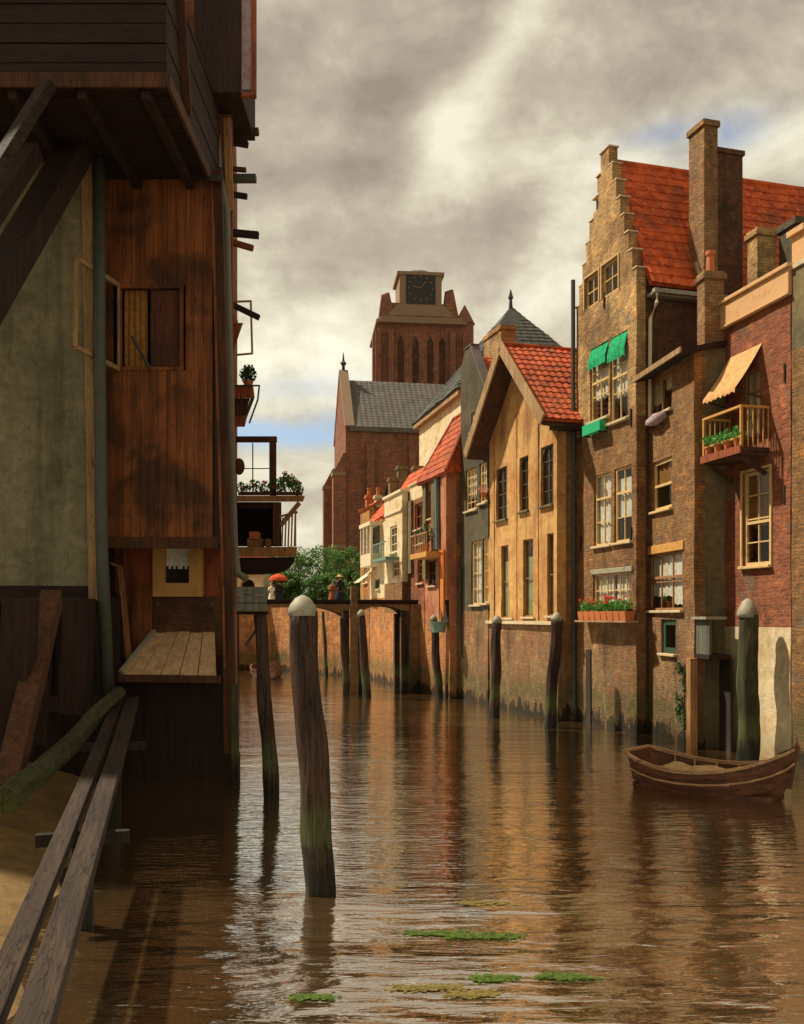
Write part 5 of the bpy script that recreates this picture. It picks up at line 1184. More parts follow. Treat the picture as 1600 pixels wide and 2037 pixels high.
def brick_house_left():
    xn, yn, k = -3.80, 21.4, -.163
    t = thing('red_brick_house', 'tall red brick house front seen edge on behind the boarded house', 'house', (xn, yn, 0))
    yf = 33.0; xf = xn + k * (yf - yn); top = 18.0
    part('wall', 'red_brick', t, lambda mb: mb.prism([(xn, yn), (xf, yf), (xf - 5, yf), (xn - 6, yn)], -1.2, top, 'z'), 'world')
    part('wall_pipe', 'pipe_light', t, lambda mb: mb.tube([at(431, 270, 21.25), at(437, 350, 21.25), at(450, 420, 21.2), at(457, 800, 21.2), at(466, 1085, 21.1), at(472, 1140, 21.0), at(492, 1152, 21.0)], .085, 10), 'world', smooth=True)
    # dark bay at the top with its pale corner board
    X = lambda p, y: (p - VX) / F * y
    zb = EYE + (HY - 183) / F * 20.5
    b = part('upper_bay', 'dark_wood_up', t, lambda mb: mb.box(X(386, 20.5), X(478, 20.5), 20.5, 22.6, zb, 17.2), 'world')
    part('bay_sash', 'lilac', b, lambda mb: mb.box(X(479, 20.5), X(499, 20.5), 20.6, 20.66, zb + .12, 17.2), 'world')
    part('bay_frame', 'red_wood', b, lambda mb: (mb.box(X(499.2, 20.5), X(508, 20.5), 20.56, 20.7, zb + .03, 17.2), mb.box(X(478.3, 20.5), X(508, 20.5), 20.56, 20.7, zb - .04, zb + .029)), 'world')
    # board strips and little beams that stick out over the canal
    part('pilaster', 'tan_wood', t, lambda mb: (mb.bar(at(452, 235, 21.3), at(458, 420, 21.3), .16, .08), mb.bar(at(455, 440, 21.3), at(457, 470, 21.3), .06, .06)), 'world')
    for (y, x1, w, m, dy) in ((262, 515, .15, 'brown_wood', 0), (283, 494, .13, 'dark_wood_up', 5), (336, 490, .10, 'brown_wood', 2), (355, 510, .17, 'pipe', 0), (387, 492, .12, 'dark_wood_up', 4), (464, 515, .15, 'dark_wood_up', 4), (484, 504, .13, 'red_wood', 10)):
        part('wall_beam', m, t, lambda mb: mb.bar(at(452, y - dy * .5, 22.4), at(x1, y + dy, 22.4), w), 'world')
    part('corbel', 'red_wood', t, lambda mb: (mb.bar(at(458, 640, 23), at(470, 640, 23), .5, .2), mb.hexa([at(452, 700, 22.9), at(464, 700, 22.9), at(464, 700, 23.5), at(452, 700, 23.5), at(460, 642, 22.9), at(484, 642, 22.9), at(484, 642, 23.5), at(460, 642, 23.5)])), 'world')
    c = part('casement', 'light_wood', t, lambda mb: (mb.bar(at(464, 600, 24), at(499, 599, 24), .05), mb.bar(at(499, 597, 24), at(502, 704, 24), .05), mb.bar(at(470, 706, 24), at(503, 703, 24), .05)), 'world')
    part('strut', 'dark_wood_up', t, lambda mb: mb.bar(at(462, 606, 23.4), at(516, 632, 23.4), .13), 'world')
    part('knob', 'brown_wood', t, lambda mb: mb.ball(at(476, 928, 27), .16, 1, 1, 1.5), 'world')
    # red balcony with tapering slats
    Yb = 26.0
    P = lambda a, b, d=0: at(a, b, Yb + d)
    bl = part('red_balcony', 'red_wood', t, lambda mb: (mb.hexa([P(455, 792), P(507, 792), P(507, 792, 1.2), P(455, 792, 1.2), P(455, 768), P(504, 768), P(504, 768, 1.2), P(455, 768, 1.2)]), mb.hexa([P(455, 849), P(487, 849), P(487, 849, 1.2), P(455, 849, 1.2), P(455, 828), P(492, 828), P(492, 828, 1.2), P(455, 828, 1.2)])), 'world')
    part('slats', 'brown_wood', bl, lambda mb: ([mb.bar(P(458 + i * 5.0, 828, .05), P(458 + i * 7.2, 792, .05), .07, .05) for i in range(7)], [mb.bar(P(490, 828, .2 + .25 * i), P(504, 792, .2 + .25 * i), .07, .05) for i in range(4)], mb.hexa([P(455, 828, .2), P(486, 828, .2), P(486, 828, 1.0), P(455, 828, 1.0), P(455, 792.2, .2), P(498, 792.2, .2), P(498, 792.2, 1.0), P(455, 792.2, 1.0)])), 'world')
    part('railing', 'iron', bl, lambda mb: (mb.bar(P(456, 767), P(517, 767), .04), mb.bar(P(516, 767), P(513, 795), .04), mb.bar(P(513, 795), P(496, 842), .04), mb.bar(P(516, 767, 1.2), P(513, 795, 1.2), .04), mb.bar(P(516, 767, 0), P(516, 767, 1.2), .04)), 'world')
    s = thing('round_shrub', 'round dark shrub in a pot on the red balcony', 'shrub', P(494, 768, .5))
    part('foliage', 'leaf_dark', s, lambda mb: foliage(mb, P(494, 744, .5), (.24, .24, .26), 420, .09), 'world')
    part('pot', 'terracotta', s, lambda mb: mb.lathe([(.11, .002), (.15, .14), (.12, .14)], P(494, 768, .5), 10), 'world')
    # big wooden balcony lower down
    Yb2 = 28.0
    Q = lambda a, b, d=0: at(a, b, Yb2 + d)
    dp = 1.9
    g = part('balcony', 'tan_wood', t, lambda mb: (mb.hexa([Q(462, 998), Q(603, 998), Q(603, 998, dp), Q(462, 998, dp), Q(462, 986), Q(607, 986), Q(607, 986, dp), Q(462, 986, dp)]), mb.hexa([Q(466, 1108), Q(588, 1108), Q(588, 1108, dp), Q(466, 1108, dp), Q(466, 1088), Q(592, 1088), Q(592, 1088, dp), Q(466, 1088, dp)])), 'world')
    for d in (.08, dp - .1): part('post', 'brown_wood', g, lambda mb: mb.bar(Q(550, 1087, d), Q(550, 999, d), .20, .14), 'world')
    for d in (.08, dp - .1): part('bracket', 'tan_wood', g, lambda mb: mb.bar(Q(558, 1046, d), Q(596, 1000, d), .14, .12), 'world')
    part('balusters', 'light_wood', g, lambda mb: ([mb.bar(Q(561 + i * 6.2, 1087, .06), Q(563 + i * 6.2, 1030 - i * 2, .06), .045) for i in range(5)], [mb.bar(Q(588, 1087, .06 + dp * i / 9), Q(588, 1022, .06 + dp * i / 9), .045) for i in range(1, 9)], mb.bar(Q(556, 1028, .06), Q(592, 1018, .06), .06), mb.bar(Q(590, 1020, .06), Q(590, 1020, dp), .06)), 'world')
    part('back_wall', 'dark_wood_up', g, lambda mb: mb.hexa([Q(466, 1087, dp - .1), Q(560, 1087, dp - .1), Q(560, 1087, dp), Q(466, 1087, dp), Q(466, 999, dp - .1), Q(560, 999, dp - .1), Q(560, 999, dp), Q(466, 999, dp)]), 'world')
    part('ceiling', 'dark_wood', g, lambda mb: mb.hexa([Q(466, 1012, .1), Q(548, 1012, .1), Q(548, 1012, dp - .12), Q(466, 1012, dp - .12), Q(466, 998.5, .1), Q(548, 998.5, .1), Q(548, 998.5, dp - .12), Q(466, 998.5, dp - .12)]), 'world')
    def keel(mb):
        pr = [(466, 1108.5), (588, 1108.5), (585, 1120), (574, 1132), (556, 1140), (520, 1143), (466, 1143)]
        A = [Q(a, b, .08) for a, b in pr]; B = [Q(a, b, dp - .05) for a, b in pr]
        mb.tube_rings([A, B])
    part('rounded_base', 'dark_wood', g, keel, 'world')
    # open timber frame on the balcony
    part('frame', 'brown_wood', g, lambda mb: (mb.bar(Q(458, 874, .5), Q(551, 874, .5), .14, .17), mb.bar(Q(543, 880, .5), Q(543, 985.5, .5), .20, .15), mb.bar(Q(503, 881, .5), Q(503, 985, .5), .035), mb.bar(Q(470, 932, .5), Q(537, 932, .5), .03)), 'world')
    s = thing('geranium_row', 'row of red geraniums in boxes along the top of the wooden balcony', 'plants', Q(535, 986, .3))
    part('foliage', 'leaf', s, lambda mb: ([foliage(mb, Q(480 + i * 11, 970 + 4 * math.sin(i * 2), .3), (.13, .18, .20), 60, .09) for i in range(6)], [foliage(mb, Q(555 + i * 8, 966 - 8 * math.sin(i * .8), .3), (.15, .2, .26), 90, .10) for i in range(6)]), 'world')
    part('blossoms', 'blossom_red', s, lambda mb: [foliage(mb, Q(a, b, .25), (.09, .09, .07), 26, .07) for a, b in ((567, 942), (526, 960), (585, 958), (574, 950), (506, 966), (594, 974), (545, 968), (484, 968))], 'world')
    part('box', 'brown_wood', s, lambda mb: (mb.hexa([Q(474, 985.5, .15), Q(538, 985.5, .15), Q(538, 985.5, .45), Q(474, 985.5, .45), Q(474, 978, .15), Q(538, 978, .15), Q(538, 978, .45), Q(474, 978, .45)]), mb.hexa([Q(549, 985.5, .15), Q(601, 985.5, .15), Q(601, 985.5, .45), Q(549, 985.5, .45), Q(549, 978, .15), Q(601, 978, .15), Q(601, 978, .45), Q(549, 978, .45)])), 'world')
    for (a, b, c, d, lab) in ((492, 1074, 526, 1087.6, 'long pale wooden crate standing on the lower balcony floor'), (496, 1060, 519, 1073.6, 'smaller reddish crate stacked on the pale crate of the lower balcony'), (528, 1074, 540, 1087.6, 'little crate beside the long crate on the lower balcony floor')):
        def crate(mb):
            p0, p1 = Q(a, d, .35), Q(c, b, .85)
            for i in range(3):
                z0 = p0.z + .003 + (p1.z - p0.z) * i / 3; z1 = z0 + (p1.z - p0.z) * .29
                mb.box(p0.x, p1.x, p0.y, p0.y + .02, z0, z1); mb.box(p0.x, p0.x + .02, p0.y + .021, p1.y - .021, z0, z1); mb.box(p1.x - .02, p1.x, p0.y + .021, p1.y - .021, z0, z1); mb.box(p0.x, p1.x, p1.y - .02, p1.y, z0, z1)
            mb.box(p0.x + .021, p1.x - .021, p0.y + .021, p1.y - .021, p0.z + .004, p1.z - .02)
        tag(part('crate', 'tan_wood' if a != 496 else 'terracotta', None, crate), lab, 'crate')
brick_house_left()

def white_house():
    t = thing('white_house', 'low whitish house with a dark arched doorway under the wooden balcony', 'house', (-10.4, 64.5, 0))
    X = lambda p, y=64.5: (p - VX) / F * y
    def w(mb):
        x0, x1, a0, a1 = X(455), X(524), X(479), X(507); n = 8
        zs = 3.5 + 2.0; cx = (a0 + a1) / 2; r = (a1 - a0) / 2
        mb.prism([(x0, 2.9), (a0, 2.9), (a0, zs)] + [(cx - r * math.cos(math.pi * i / n), zs + r * math.sin(math.pi * i / n)) for i in range(1, n)] + [(a1, zs), (a1, 2.9), (x1, 2.9), (x1, 6.5), (x0, 6.5)], 64.5, 67.5)
    part('wall', 'white_plaster', t, w, 'world')
    part('doorway', 'interior', t, lambda mb: mb.box(X(476), X(510), 65.2, 65.3, 2.9, 6.4), 'world')
    part('roof', 'red_tile', t, lambda mb: mb.tiles([(X(452), 64.2, 6.45), (X(527), 64.2, 6.45), (X(527), 66.5, 7.6), (X(452), 66.5, 7.6)]), 'world')
white_house()

# ------------------------------------------------------------------ timbers and piles of the foreground
def foreground_timbers():
    t = thing('gangplank', 'pair of long worn planks running from the near bank to the boarded house', 'planks', (-4, 12, 1.2), math.atan2(5.0 - 19.3, -2.25 + 5.58) - math.pi / 2)
    A, B = Vector((-5.58, 19.3, 1.86)), Vector((-2.25, 5.0, .88))
    d = (B - A).normalized(); s = d.cross(Vector((0, 0, 1))).normalized()
    def pl(mb, o, dz, w):
        n = 12; pts = []
        for i in range(n + 1):
            f = i / n; c = A.lerp(B, f) + s * (o * (1 + .15 * f)) + Vector((0, 0, dz - .05 * math.sin(math.pi * f)))
            hw = w / 2 * (1 + .12 * mnoise.noise(Vector((f * 5, o, 1)))); pts.append((c, hw))
        rings = [[c - s * hw + Vector((0, 0, -.14)), c + s * hw + Vector((0, 0, -.14)), c + s * hw, c - s * hw] for c, hw in pts]
        mb.tube_rings(rings)
    part('plank', 'board_wood', t, lambda mb: pl(mb, -.13, .0, .24), 'world')
    part('plank', 'board_wood', t, lambda mb: pl(mb, .15, -.04, .20), 'world', label='paler plank on the water side')
    for f in (.25, .6):
        c = A.lerp(B, f); part('support_post', 'pile_wood', t, lambda mb: (mb.tube([(c.x, c.y, -1.2), (c.x, c.y, c.z - .36)], .12, 10), mb.bar(c - s * .5 + Vector((0, 0, -.27)), c + s * .5 + Vector((0, 0, -.27)), .12, .14)), 'world')
    a, b = at(236, 1380, 19.0), at(12, 1602, 13.0)
    tm = MB(); n = 10
    tm.tube([a.lerp(b, i / n) + Vector((0, 0, .05 * math.sin(i * .8))) for i in range(n + 1)], [.13 + .06 * i / n for i in range(n + 1)], 12, wob=.4)
    tag(tm.build('mossy_timber', 'green_wood', smooth=False), 'thick mossy green timber slanting down to the sandy bank at left', 'timber')
foreground_timbers()

def pile(px, py, qx, qy, w, cap, label, wt=None, mat='pile_wood', group='mooring piles', dome=.5):
    b = atz(px, py, 0); Y = b.y; tp = at(qx, qy, Y)
    r1 = w / F * Y / 2; r0 = (wt or w * .86) / F * Y / 2
    mb = MB(); d = (tp - b)
    n = 26; zs = [-.35 + 1.35 * i / n for i in range(n + 1)]
    mb.tube([b + d * f + Vector((.018 * math.sin(f * 9 + px), 0, 0)) for f in zs], [(r1 + (r0 - r1) * max(0, f)) for f in zs], 22, wob=.26)
    # trim to the top of the pile
    for v in mb.bm.verts:
        if v.co.z > tp.z: v.co.z = tp.z
    o = mb.build('mooring_pile', mat, None, smooth=True); MW[o.name] = Matrix.Identity(4)
    tag(o, label, 'mooring pile', group)
    if cap:
        k = r0 * 1.07
        part('cap', 'zinc', o, lambda m: m.tube_rings([[tp + Vector((math.cos(a) * r, math.sin(a) * r, z)) for a in [2 * math.pi * i / 14 for i in range(14)]] for r, z in ((k, -r0 * .35), (k * 1.03, r0 * .1), (k * .86, r0 * (.35 + dome * .4)), (k * .5, r0 * (.55 + dome * 1.0)), (k * .12, r0 * (.62 + dome * 1.3)))]), smooth=True)
    return o
pile(638, 1775, 602, 1216, 62, True, 'thickest mooring pile, in the middle of the canal, with a pale domed cap', 53, dome=.45)
pile(540, 1590, 516, 1222, 30, False, 'bare leaning pile left of the thickest pile, carrying the grey box', 26)
pile(1489, 1512, 1488, 1222, 42, True, 'dark green mooring pile with white cap before the pale plastered foot wall', 38, 'green_wood', dome=.8)
pile(1094, 1448, 1108, 1232, 24, True, 'leaning mooring pile before the right end of the ochre building', 22)
pile(984, 1428, 989, 1236, 21, True, 'mooring pile before the left corner of the ochre building', 19)
pile(874, 1388, 863, 1232, 16, True, 'slim mooring pile before the red roofed house', 14)
pile(730, 1388, 719, 1222, 17, True, 'pile with a small white cap just right of the bridge centre post', 15)
pile(690, 1384, 682, 1226, 14, False, 'bare pile left of the bridge centre post', 13)
pile(650, 1345, 643, 1216, 7, False, 'thin green stake right of the thickest pile', 6, 'green_wood')
pile(1172, 1432, 1170, 1296, 9, False, 'dark stake at the foot of the stepped gable house', 8)
pile(1028, 1400, 1030, 1282, 8, False, 'thin stake before the middle of the ochre building', 7)
pile(1039, 1404, 1038, 1310, 5, False, 'shortest thin rod before the middle of the ochre building', 5)
pile(952, 1382, 968, 1300, 4, False, 'thin slanting rod left of the ochre building pile', 4)

def box_on_pile():
    Y = 18.2
    P = lambda a, b, d=0: at(a, b, Y + d)
    t = thing('wooden_box', 'weathered grey wooden box on top of the leaning bare pile', 'box', P(500, 1218))
    def f(mb):
        for i in range(3):
            z0, z1 = 1216 - 16.5 * i, 1216 - 16.5 * i - 15.6
            mb.hexa([P(470, z0, -.3), P(531, z0, -.3), P(531, z0, .4), P(470, z0, .4), P(470, z1, -.3), P(531, z1, -.3), P(531, z1, .4), P(470, z1, .4)])
    part('side_boards', 'grey_plank', t, f, 'world')
    part('bearer', 'dark_wood_up', t, lambda mb: mb.bar(P(472, 1219.5, .05), P(534, 1219.5, .05), .16, .06), 'world')
    part('brace', 'iron', t, lambda mb: mb.bar(P(488, 1285, .05), P(512, 1250, .05), .05), 'world')
box_on_pile()

# ------------------------------------------------------------------ bridge
def bridge():
    a, b = Vector((.75, 44.6)), Vector((-7.6, 42.5)); L = (a - b).length
    dr = (a - b).normalized()
    t = thing('footbridge', 'dark brown wooden footbridge with two shallow arched spans across the canal', 'bridge', (b.x, b.y, 0), math.atan2(dr.y, dr.x))
    z1 = 4.14; z0 = 3.86
    mid = L * .642
    def arch(x, a0, a1): f = (x - a0) / (a1 - a0); return z0 - .03 - .42 * (2 * f - 1) ** 4 + .10 * (1 - (2 * f - 1) ** 2)
    part('deck', 'dark_wood', t, lambda mb: (mb.box(-.5, L, 0, 1.9, z1 - .1, z1), mb.box(-.5, L, -.10, -.001, z1 - .02, z1 + .10)))
    def beam(mb, sp, q):
        a0, a1 = sp; n = 14
        for i in range(n):
            x, y = a0 + (a1 - a0) * i / n, a0 + (a1 - a0) * (i + 1) / n
            mb.hexa([(x, q, arch(x, a0, a1)), (y, q, arch(y, a0, a1)), (y, q + .16, arch(y, a0, a1)), (x, q + .16, arch(x, a0, a1)), (x, q, z1 - .101), (y, q, z1 - .101), (y, q + .16, z1 - .101), (x, q + .16, z1 - .101)])
    for sp in ((0, mid - .18), (mid + .18, L - .4)):
        for q in (.0, 1.7): part('arched_beam', 'bridge_wood', t, lambda mb: beam(mb, sp, q))
    for x, w, zt, m in ((mid, .30, 4.85, 'bridge_wood'), (mid - .34, .24, 3.75, 'pile_wood'), (mid + .36, .26, 3.72, 'pile_wood'), (L - .62, .34, 3.72, 'pile_wood'), (.2, .3, 3.72, 'pile_wood')):
        part('bridge_post', m, t, lambda mb: mb.bar((x, -.14 if zt > 4 else .08, -1.2), (x, -.14 if zt > 4 else .08, zt), w, w * .8))
    for x in (mid, L - .6, .2): part('back_post', 'pile_wood', t, lambda mb: mb.bar((x, 1.75, -1.2), (x, 1.75, 3.6), .26))
    part('abutment', 'earth_brick', t, lambda mb: mb.box(L - .38, L + .65, -.12, 2.2, -1.2, z1 - .103))
    part('rail', 'bridge_wood', t, lambda mb: mb.box(mid - .8, mid + .6, 1.85, 1.9, z1 + .5, z1 + .56))
bridge()

# ------------------------------------------------------------------ rowing boats
def boat(name, label, stern, bow, group=None, k=1.0, gm='gunwale'):
    stern, bow = Vector(stern), Vector(bow); L = (bow - stern).length
    t = thing(name, label, 'boat', (stern.x, stern.y, 0), math.atan2(bow.y - stern.y, bow.x - stern.x), group)
    ks = [0, .06, .14, .26, .4, .55, .68, .80, .90, .96, 1.0]
    hb = [.36, .47, .55, .62, .65, .62, .55, .42, .25, .12, .035]
    gz = [.66, .61, .54, .47, .44, .46, .53, .64, .78, .89, .98]
    kz = [.02, -.10, -.16, -.2, -.2, -.2, -.19, -.16, -.08, .05, .25]
    hb = [v * k for v in hb]
    def sect(i, ins=0.0):
        x = ks[i] * L; b = max(hb[i] - ins, .005); g, kk = gz[i] - (0.012 if ins else 0), kz[i] + ins
        P = [(1.0, g), (.985, g - (g - kk) * .22), (.95, g - (g - kk) * .23), (.93, g - (g - kk) * .46), (.87, g - (g - kk) * .47), (.80, g - (g - kk) * .70), (.70, g - (g - kk) * .71), (.42, g - (g - kk) * .93), (0, kk)]
        xx = x + (.05 if i == 0 else 0)
        pr = [(xx + (.10 * (1 - (z - kk) / max(g - kk, .01)) if i == 0 else -.16 * (1 - (z - kk) / max(g - kk, .01)) * max(0.0, (ks[i] - .78) / .22)), -b * f, z) for f, z in P]
        return pr + [(x_, -y_, z_) for x_, y_, z_ in pr[-2::-1]]
    def hull(mb):
        O = [[mb.v(p) for p in sect(i)] for i in range(len(ks))]; I = [[mb.v(p) for p in sect(i, .035)] for i in range(len(ks))]
        n = len(O[0])
        for i in range(len(ks) - 1):
            for j in range(n - 1):
                mb.bm.faces.new([O[i][j], O[i + 1][j], O[i + 1][j + 1], O[i][j + 1]]); mb.bm.faces.new([I[i][j + 1], I[i + 1][j + 1], I[i + 1][j], I[i][j]])
            for j in (0, n - 1): mb.bm.faces.new([O[i][j], I[i][j], I[i + 1][j], O[i + 1][j]])
        for R_ in (O[0], I[0], O[-1]):
            mb.bm.faces.new(R_)
        for j in range(n - 1):
            mb.bm.faces.new([O[0][j], O[0][j + 1], I[0][j + 1], I[0][j]])
    h = part('hull', 'hull', t, hull)
    def gun(mb):
        for sg in (-1, 1):
            rings = []
            for i in range(len(ks)):
                x, b, g = ks[i] * L, hb[i], gz[i]
                rings.append([Vector((x, sg * (b + .035), g - .03)), Vector((x, sg * max(b - .055, .004), g - .03)), Vector((x, sg * max(b - .055, .004), g + .035)), Vector((x, sg * (b + .035), g + .035))])
            mb.tube_rings(rings)
        mb.bar((.0, -hb[0] - .03, gz[0] + .0), (.0, hb[0] + .03, gz[0] + .0), .09, .09)
    part('gunwale', gm, t, gun)
    part('rubbing_strake', gm, t, lambda mb: [mb.tube([Vector((ks[i] * L, sg * (hb[i] * .965 + .012), gz[i] - (gz[i] - kz[i]) * .36)) for i in range(len(ks))], .022, 6) for sg in (-1, 1)])
    part('stem', 'hull', t, lambda mb: (mb.bar((L + .02, 0, gz[-1] + .07), (L - .13, 0, .22), .07, .09), mb.bar((L - .30, 0, gz[-3] + .06), (L + .05, 0, gz[-1] + .05), .10, .07)))
    part('thwart', 'gunwale', t, lambda mb: mb.box(.36 * L, .36 * L + .24, -hb[3] * .97, hb[3] * .97, .22, .255))
    part('thwart', 'gunwale', t, lambda mb: mb.box(.64 * L, .64 * L + .22, -hb[6] * .97, hb[6] * .97, .25, .285))
    part('stern_seat', 'gunwale', t, lambda mb: mb.prism([(.10, -hb[0] * .9), (.12 * L, -hb[2] * .93), (.12 * L, hb[2] * .93), (.10, hb[0] * .9)], .24, .27, 'z'))
    def floor(mb):
        lo = [(ks[i] * L, hb[i] * .80) for i in range(1, 9)]
        mb.prism([(x, -w) for x, w in lo] + [(x, w) for x, w in lo[::-1]], -.02, .06, 'z')
    part('floor_boards', 'hull', t, floor)
    for i in range(2, 7): part('rib', 'gunwale', t, lambda mb: mb.tube([Vector((ks[i] * L + .06, sg_ * (hb[i] * f * .97 - .065), max(.06, kz[i] + (gz[i] - kz[i]) * q) + .012)) for sg_, f, q in ((-1, 1, .96), (-1, .92, .5), (-1, .72, .26), (1, .72, .26), (1, .92, .5), (1, 1, .96))], .022, 5))
    return t
s0, b0 = atz(1268, 1552, 0), atz(1584, 1594, 0)
rb = boat('rowing_boat', 'brown wooden rowing boat lying before the pale foot wall at right', s0, b0, k=1.4)
ang = math.atan2(b0.y - s0.y, b0.x - s0.x)
def in_boat(x, y, z): return Vector((s0.x + x * math.cos(ang) - y * math.sin(ang), s0.y + x * math.sin(ang) + y * math.cos(ang), z))
LB = (Vector(b0) - Vector(s0)).length
for x, y, z, s, lab in ((LB * .50, -.15, .28, (.48, .40, .22), 'larger brown sack heaped in the middle of the rowing boat'), (LB * .27, .05, .27, (.34, .40, .20), 'smaller tan sack nearer the stern of the rowing boat')):
    mb = MB(); mb.ball(in_boat(x, y, z), 1, *s, 18, 12, wob=.22)
    tag(mb.build('sack', 'sack', smooth=True), lab, 'sack')
boat('moored_boat', 'dark boat moored far off between the leaning pile and the thickest pile', (-8.3, 56.0), (-6.9, 52.2), k=1.3, gm='hull')

# ------------------------------------------------------------------ trees behind the bridge
def tree(px, Y, top_px, wpx, label):
    x = (px - VX) / F * Y; zt = EYE + (HY - top_px) / F * Y; zb = 4.2; w = wpx / F * Y / 2; h = zt - zb
    t = thing('tree', label, 'tree', (x, Y, zb), 0, 'trees behind the bridge')
    rnd = random.Random(int(px))
    def tk(mb):
        mb.tube([(x, Y, zb - .3), (x + .05, Y, zb + h * .25), (x - .08, Y, zb + h * .55)], [.16, .12, .07], 8, wob=.2)
        for i in range(7):
            a = rnd.uniform(0, 6.28); l = w * rnd.uniform(.5, .9)
            p0 = Vector((x, Y, zb + h * rnd.uniform(.2, .5))); mb.tube([p0, p0 + Vector((math.cos(a) * l * .5, math.sin(a) * l * .5, h * .2)), p0 + Vector((math.cos(a) * l, math.sin(a) * l, h * .32))], [.06, .04, .02], 6)
    part('trunk', 'brown_wood', t, tk, 'world')
    def cr(mb):
        for i in range(60):
            a = rnd.uniform(0, 6.28); rr = w * rnd.random() ** .5; f = rnd.uniform(.12, .95)
            sc = math.sin(min(1, .25 + f) * math.pi * .62) if f < .6 else math.cos((f - .6) * 2.9)
            c = (x + math.cos(a) * rr * sc, Y + math.sin(a) * rr * sc, zb + h * f)
            foliage(mb, c, (w * .24, w * .24, h * .10), 75, .17)
    part('crown', 'tree_leaf', t, cr, 'world')
tree(548, 70, 1106, 84, 'low green tree just right of the wooden balcony')
tree(596, 72, 1090, 104, 'broad green tree above the red parasol')
tree(648, 71, 1084, 100, 'tallest green tree behind the straw hatted person')
tree(700, 70, 1088, 92, 'green tree beside the small tan house')
tree(572, 66, 1138, 60, 'dark bush behind the red parasol')
tree(640, 66, 1140, 80, 'bush behind the two walkers right of the thick pile')
tree(715, 64, 1140, 46, 'bush at the foot of the small tan house')

# ------------------------------------------------------------------ people beyond the bridge
def person(px, Y, foot_z, ht, rz, label, top, skirt, hat, parasol=None):
    x = (px - VX) / F * Y
    t = thing('person', label, 'person', (x, Y, foot_z), rz)
    k = ht / 1.7
    V = [(0, 0, .95), (0, 0, 1.20), (0, .01, 1.40), (0, 0, 1.50), (0, -.02, 1.60), (.19, 0, 1.38), (.25, -.04, 1.12), (.17, -.20, 1.05), (-.19, 0, 1.38), (-.25, -.06, 1.14), (-.15, -.24, 1.20), (.10, 0, .88), (.11, -.05, .48), (.11, .03, .07), (.11, -.12, .03), (-.10, 0, .88), (-.11, .06, .48), (-.11, .12, .08), (-.11, -.02, .03), (0, -.02, 1.69)]
    E = [(0, 1), (1, 2), (2, 3), (3, 4), (2, 5), (5, 6), (6, 7), (2, 8), (8, 9), (9, 10), (0, 11), (11, 12), (12, 13), (13, 14), (0, 15), (15, 16), (16, 17), (17, 18), (4, 19)]
    Rr = [.14, .13, .14, .055, .095, .06, .048, .04, .06, .048, .04, .09, .065, .045, .04, .09, .065, .045, .04, .07]
    me = bpy.data.meshes.new('body'); me.from_pydata([(a * k, b * k, c * k) for a, b, c in V], E, []); me.materials.append(M['skin'])
    o = bpy.data.objects.new('body', me); COL.objects.link(o); o.parent = t
    md = o.modifiers.new('skin', 'SKIN')
    for i, sv in enumerate(me.skin_vertices[0].data): sv.radius = (Rr[i] * k, Rr[i] * k); sv.use_root = (i == 0)
    sb = o.modifiers.new('smooth', 'SUBSURF'); sb.levels = 1; sb.render_levels = 1
    part('jacket', top, t, lambda mb: (mb.lathe([(.17, .96), (.155, 1.1), (.19, 1.3), (.19, 1.40), (.07, 1.50)], seg=14, sy=.8), [mb.tube([Vector(V[i]) * 1.0 for i in q], [.085, .075, .06], 8) for q in ((5, 6, 7), (8, 9, 10))]), smooth=True)
    part('skirt', skirt, t, lambda mb: mb.lathe([(.36, .06), (.30, .4), (.22, .8), (.165, 1.0)], seg=16), smooth=True)
    part('hair', 'hair', t, lambda mb: mb.ball((0, .03, 1.64), .115, 1, 1, 1), smooth=True)
    part('face', 'skin', t, lambda mb: (mb.ball((0, -.07, 1.60), .085, .85, .6, 1.1), mb.ball((0, -.125, 1.60), .022)), smooth=True)
    if hat: part('hat', hat, t, lambda mb: mb.lathe([(.26, 1.68), (.25, 1.70), (.13, 1.72), (.12, 1.80), (.05, 1.83)], seg=14), smooth=True)
    if k != 1:
        for c in t.children:
            if c != o: c.scale = (k, k, k)
    return t
person(676, 60.5, 4.2, 1.78, 0.5, 'woman in a dark dress and straw hat walking behind the bridge', 'navy', 'navy', 'straw')
person(661, 61.0, 4.2, 1.45, 0.4, 'child in a rust coloured coat beside the straw hatted woman', 'rust_cloth', 'rust_cloth', None)
person(541, 62.8, 4.2, 1.45, -.4, 'figure in white standing left of the red parasol', 'white_cloth', 'white_cloth', None)
pr = person(556, 62.9, 4.2, 1.55, -.3, 'figure in dark clothes under the red parasol', 'navy', 'navy', None)
pc = pr.location
t = thing('parasol', 'open orange red parasol held over the figure in dark clothes', 'parasol', (pc.x - .05, pc.y - .25, 4.2))
part('canopy', 'red_cloth', t, lambda mb: mb.lathe([(.62, 1.62), (.56, 1.80), (.36, 1.96), (.02, 2.06), (.35, 1.94), (.60, 1.61)], seg=16))
part('handle', 'brown_wood', t, lambda mb: mb.tube([(0, 0, 1.0), (0, 0, 2.05)], .018, 6))

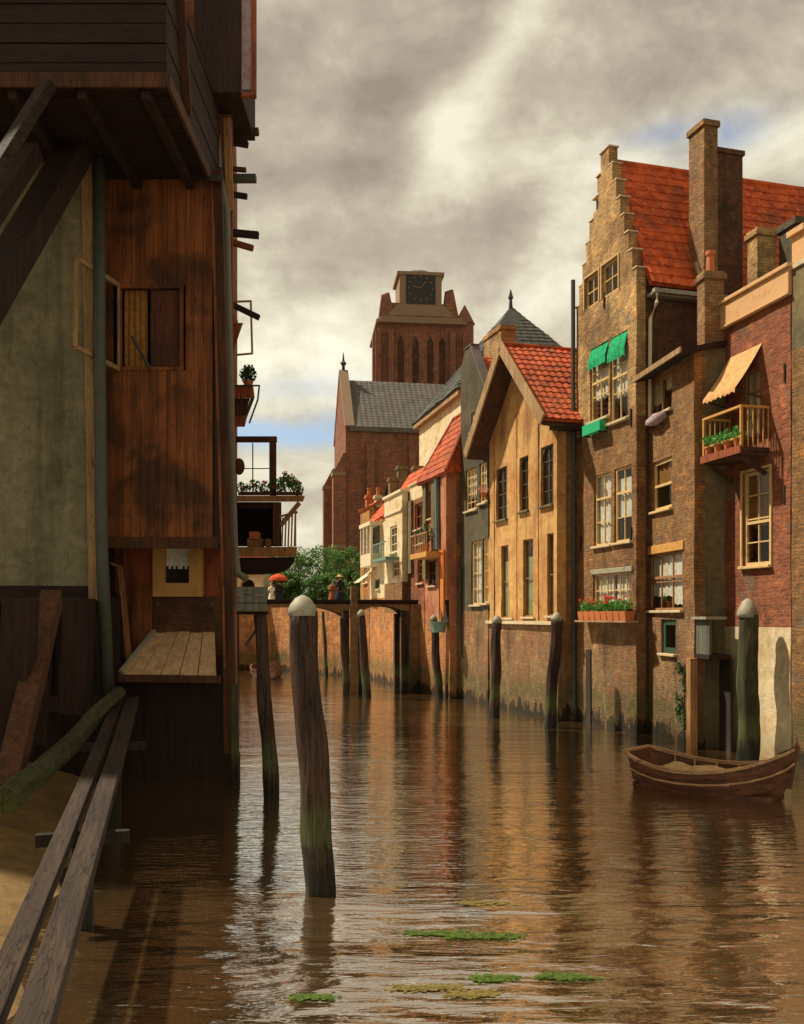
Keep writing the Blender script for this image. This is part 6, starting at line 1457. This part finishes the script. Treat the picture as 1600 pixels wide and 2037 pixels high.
# ------------------------------------------------------------------ weed floating on the water
def weed(px, py, w, h, mat, label, n):
    c = atz(px, py, 0); a = w / F * c.y / 2
    Ya = atz(px, py - h / 2, 0).y; Yb = atz(px, py + h / 2, 0).y; b = (Ya - Yb) / 2
    rnd = random.Random(int(px * 3 + py)); mb = MB()
    cl = [(-.85 + 1.7 * i / 12, rnd.uniform(-.45, .45), rnd.uniform(.24, .42)) for i in range(13)]
    for i in range(n):
        q = rnd.choice(cl); t = rnd.uniform(0, 6.28); r = min(abs(rnd.gauss(0, .75)), 1.6) * q[2]
        x = c.x + (q[0] + math.cos(t) * r * 1.2) * a; y = c.y + (q[1] + math.sin(t) * r) * b
        s = rnd.uniform(.009, .034); z = .003 + .004 * rnd.random(); k = 7; t0 = rnd.uniform(0, 6.28)
        tx, ty = rnd.uniform(-.07, .07), rnd.uniform(-.07, .07)
        pts = [(x + math.cos(t0 + 5.4 * j / k) * s, y + math.sin(t0 + 5.4 * j / k) * s * .9, z + (tx * math.cos(t0 + 5.4 * j / k) + ty * math.sin(t0 + 5.4 * j / k)) * s + .005) for j in range(k + 1)] + [(x, y, z)]
        mb.face(pts)
    o = mb.build('floating_weed', mat); tag(o, label, 'water weed', 'floating weed on the canal')
weed(868, 1858, 110, 15, 'weed_green', 'green weed patch, left one of the farther pair on the water', 330)
weed(962, 1864, 130, 17, 'weed_green', 'green weed patch, right one of the farther pair on the water', 520)
weed(985, 1948, 80, 20, 'weed_green', 'green weed patch nearest below, touching the yellow leaves', 420)
weed(1125, 1945, 100, 19, 'weed_green', 'green weed patch farthest right on the near water', 420)
weed(850, 1966, 130, 20, 'weed_yellow', 'yellow patch of floating leaves left of the green weed', 300)
weed(935, 1978, 90, 22, 'weed_yellow', 'ochre patch of floating leaves lowest near the picture bottom', 220)
weed(620, 1984, 90, 20, 'weed_green', 'thin yellowish green weed patch below the thickest pile', 160)
weed(965, 1798, 110, 14, 'weed_yellow', 'thin pale patch of leaves beyond the green weed pair', 140)
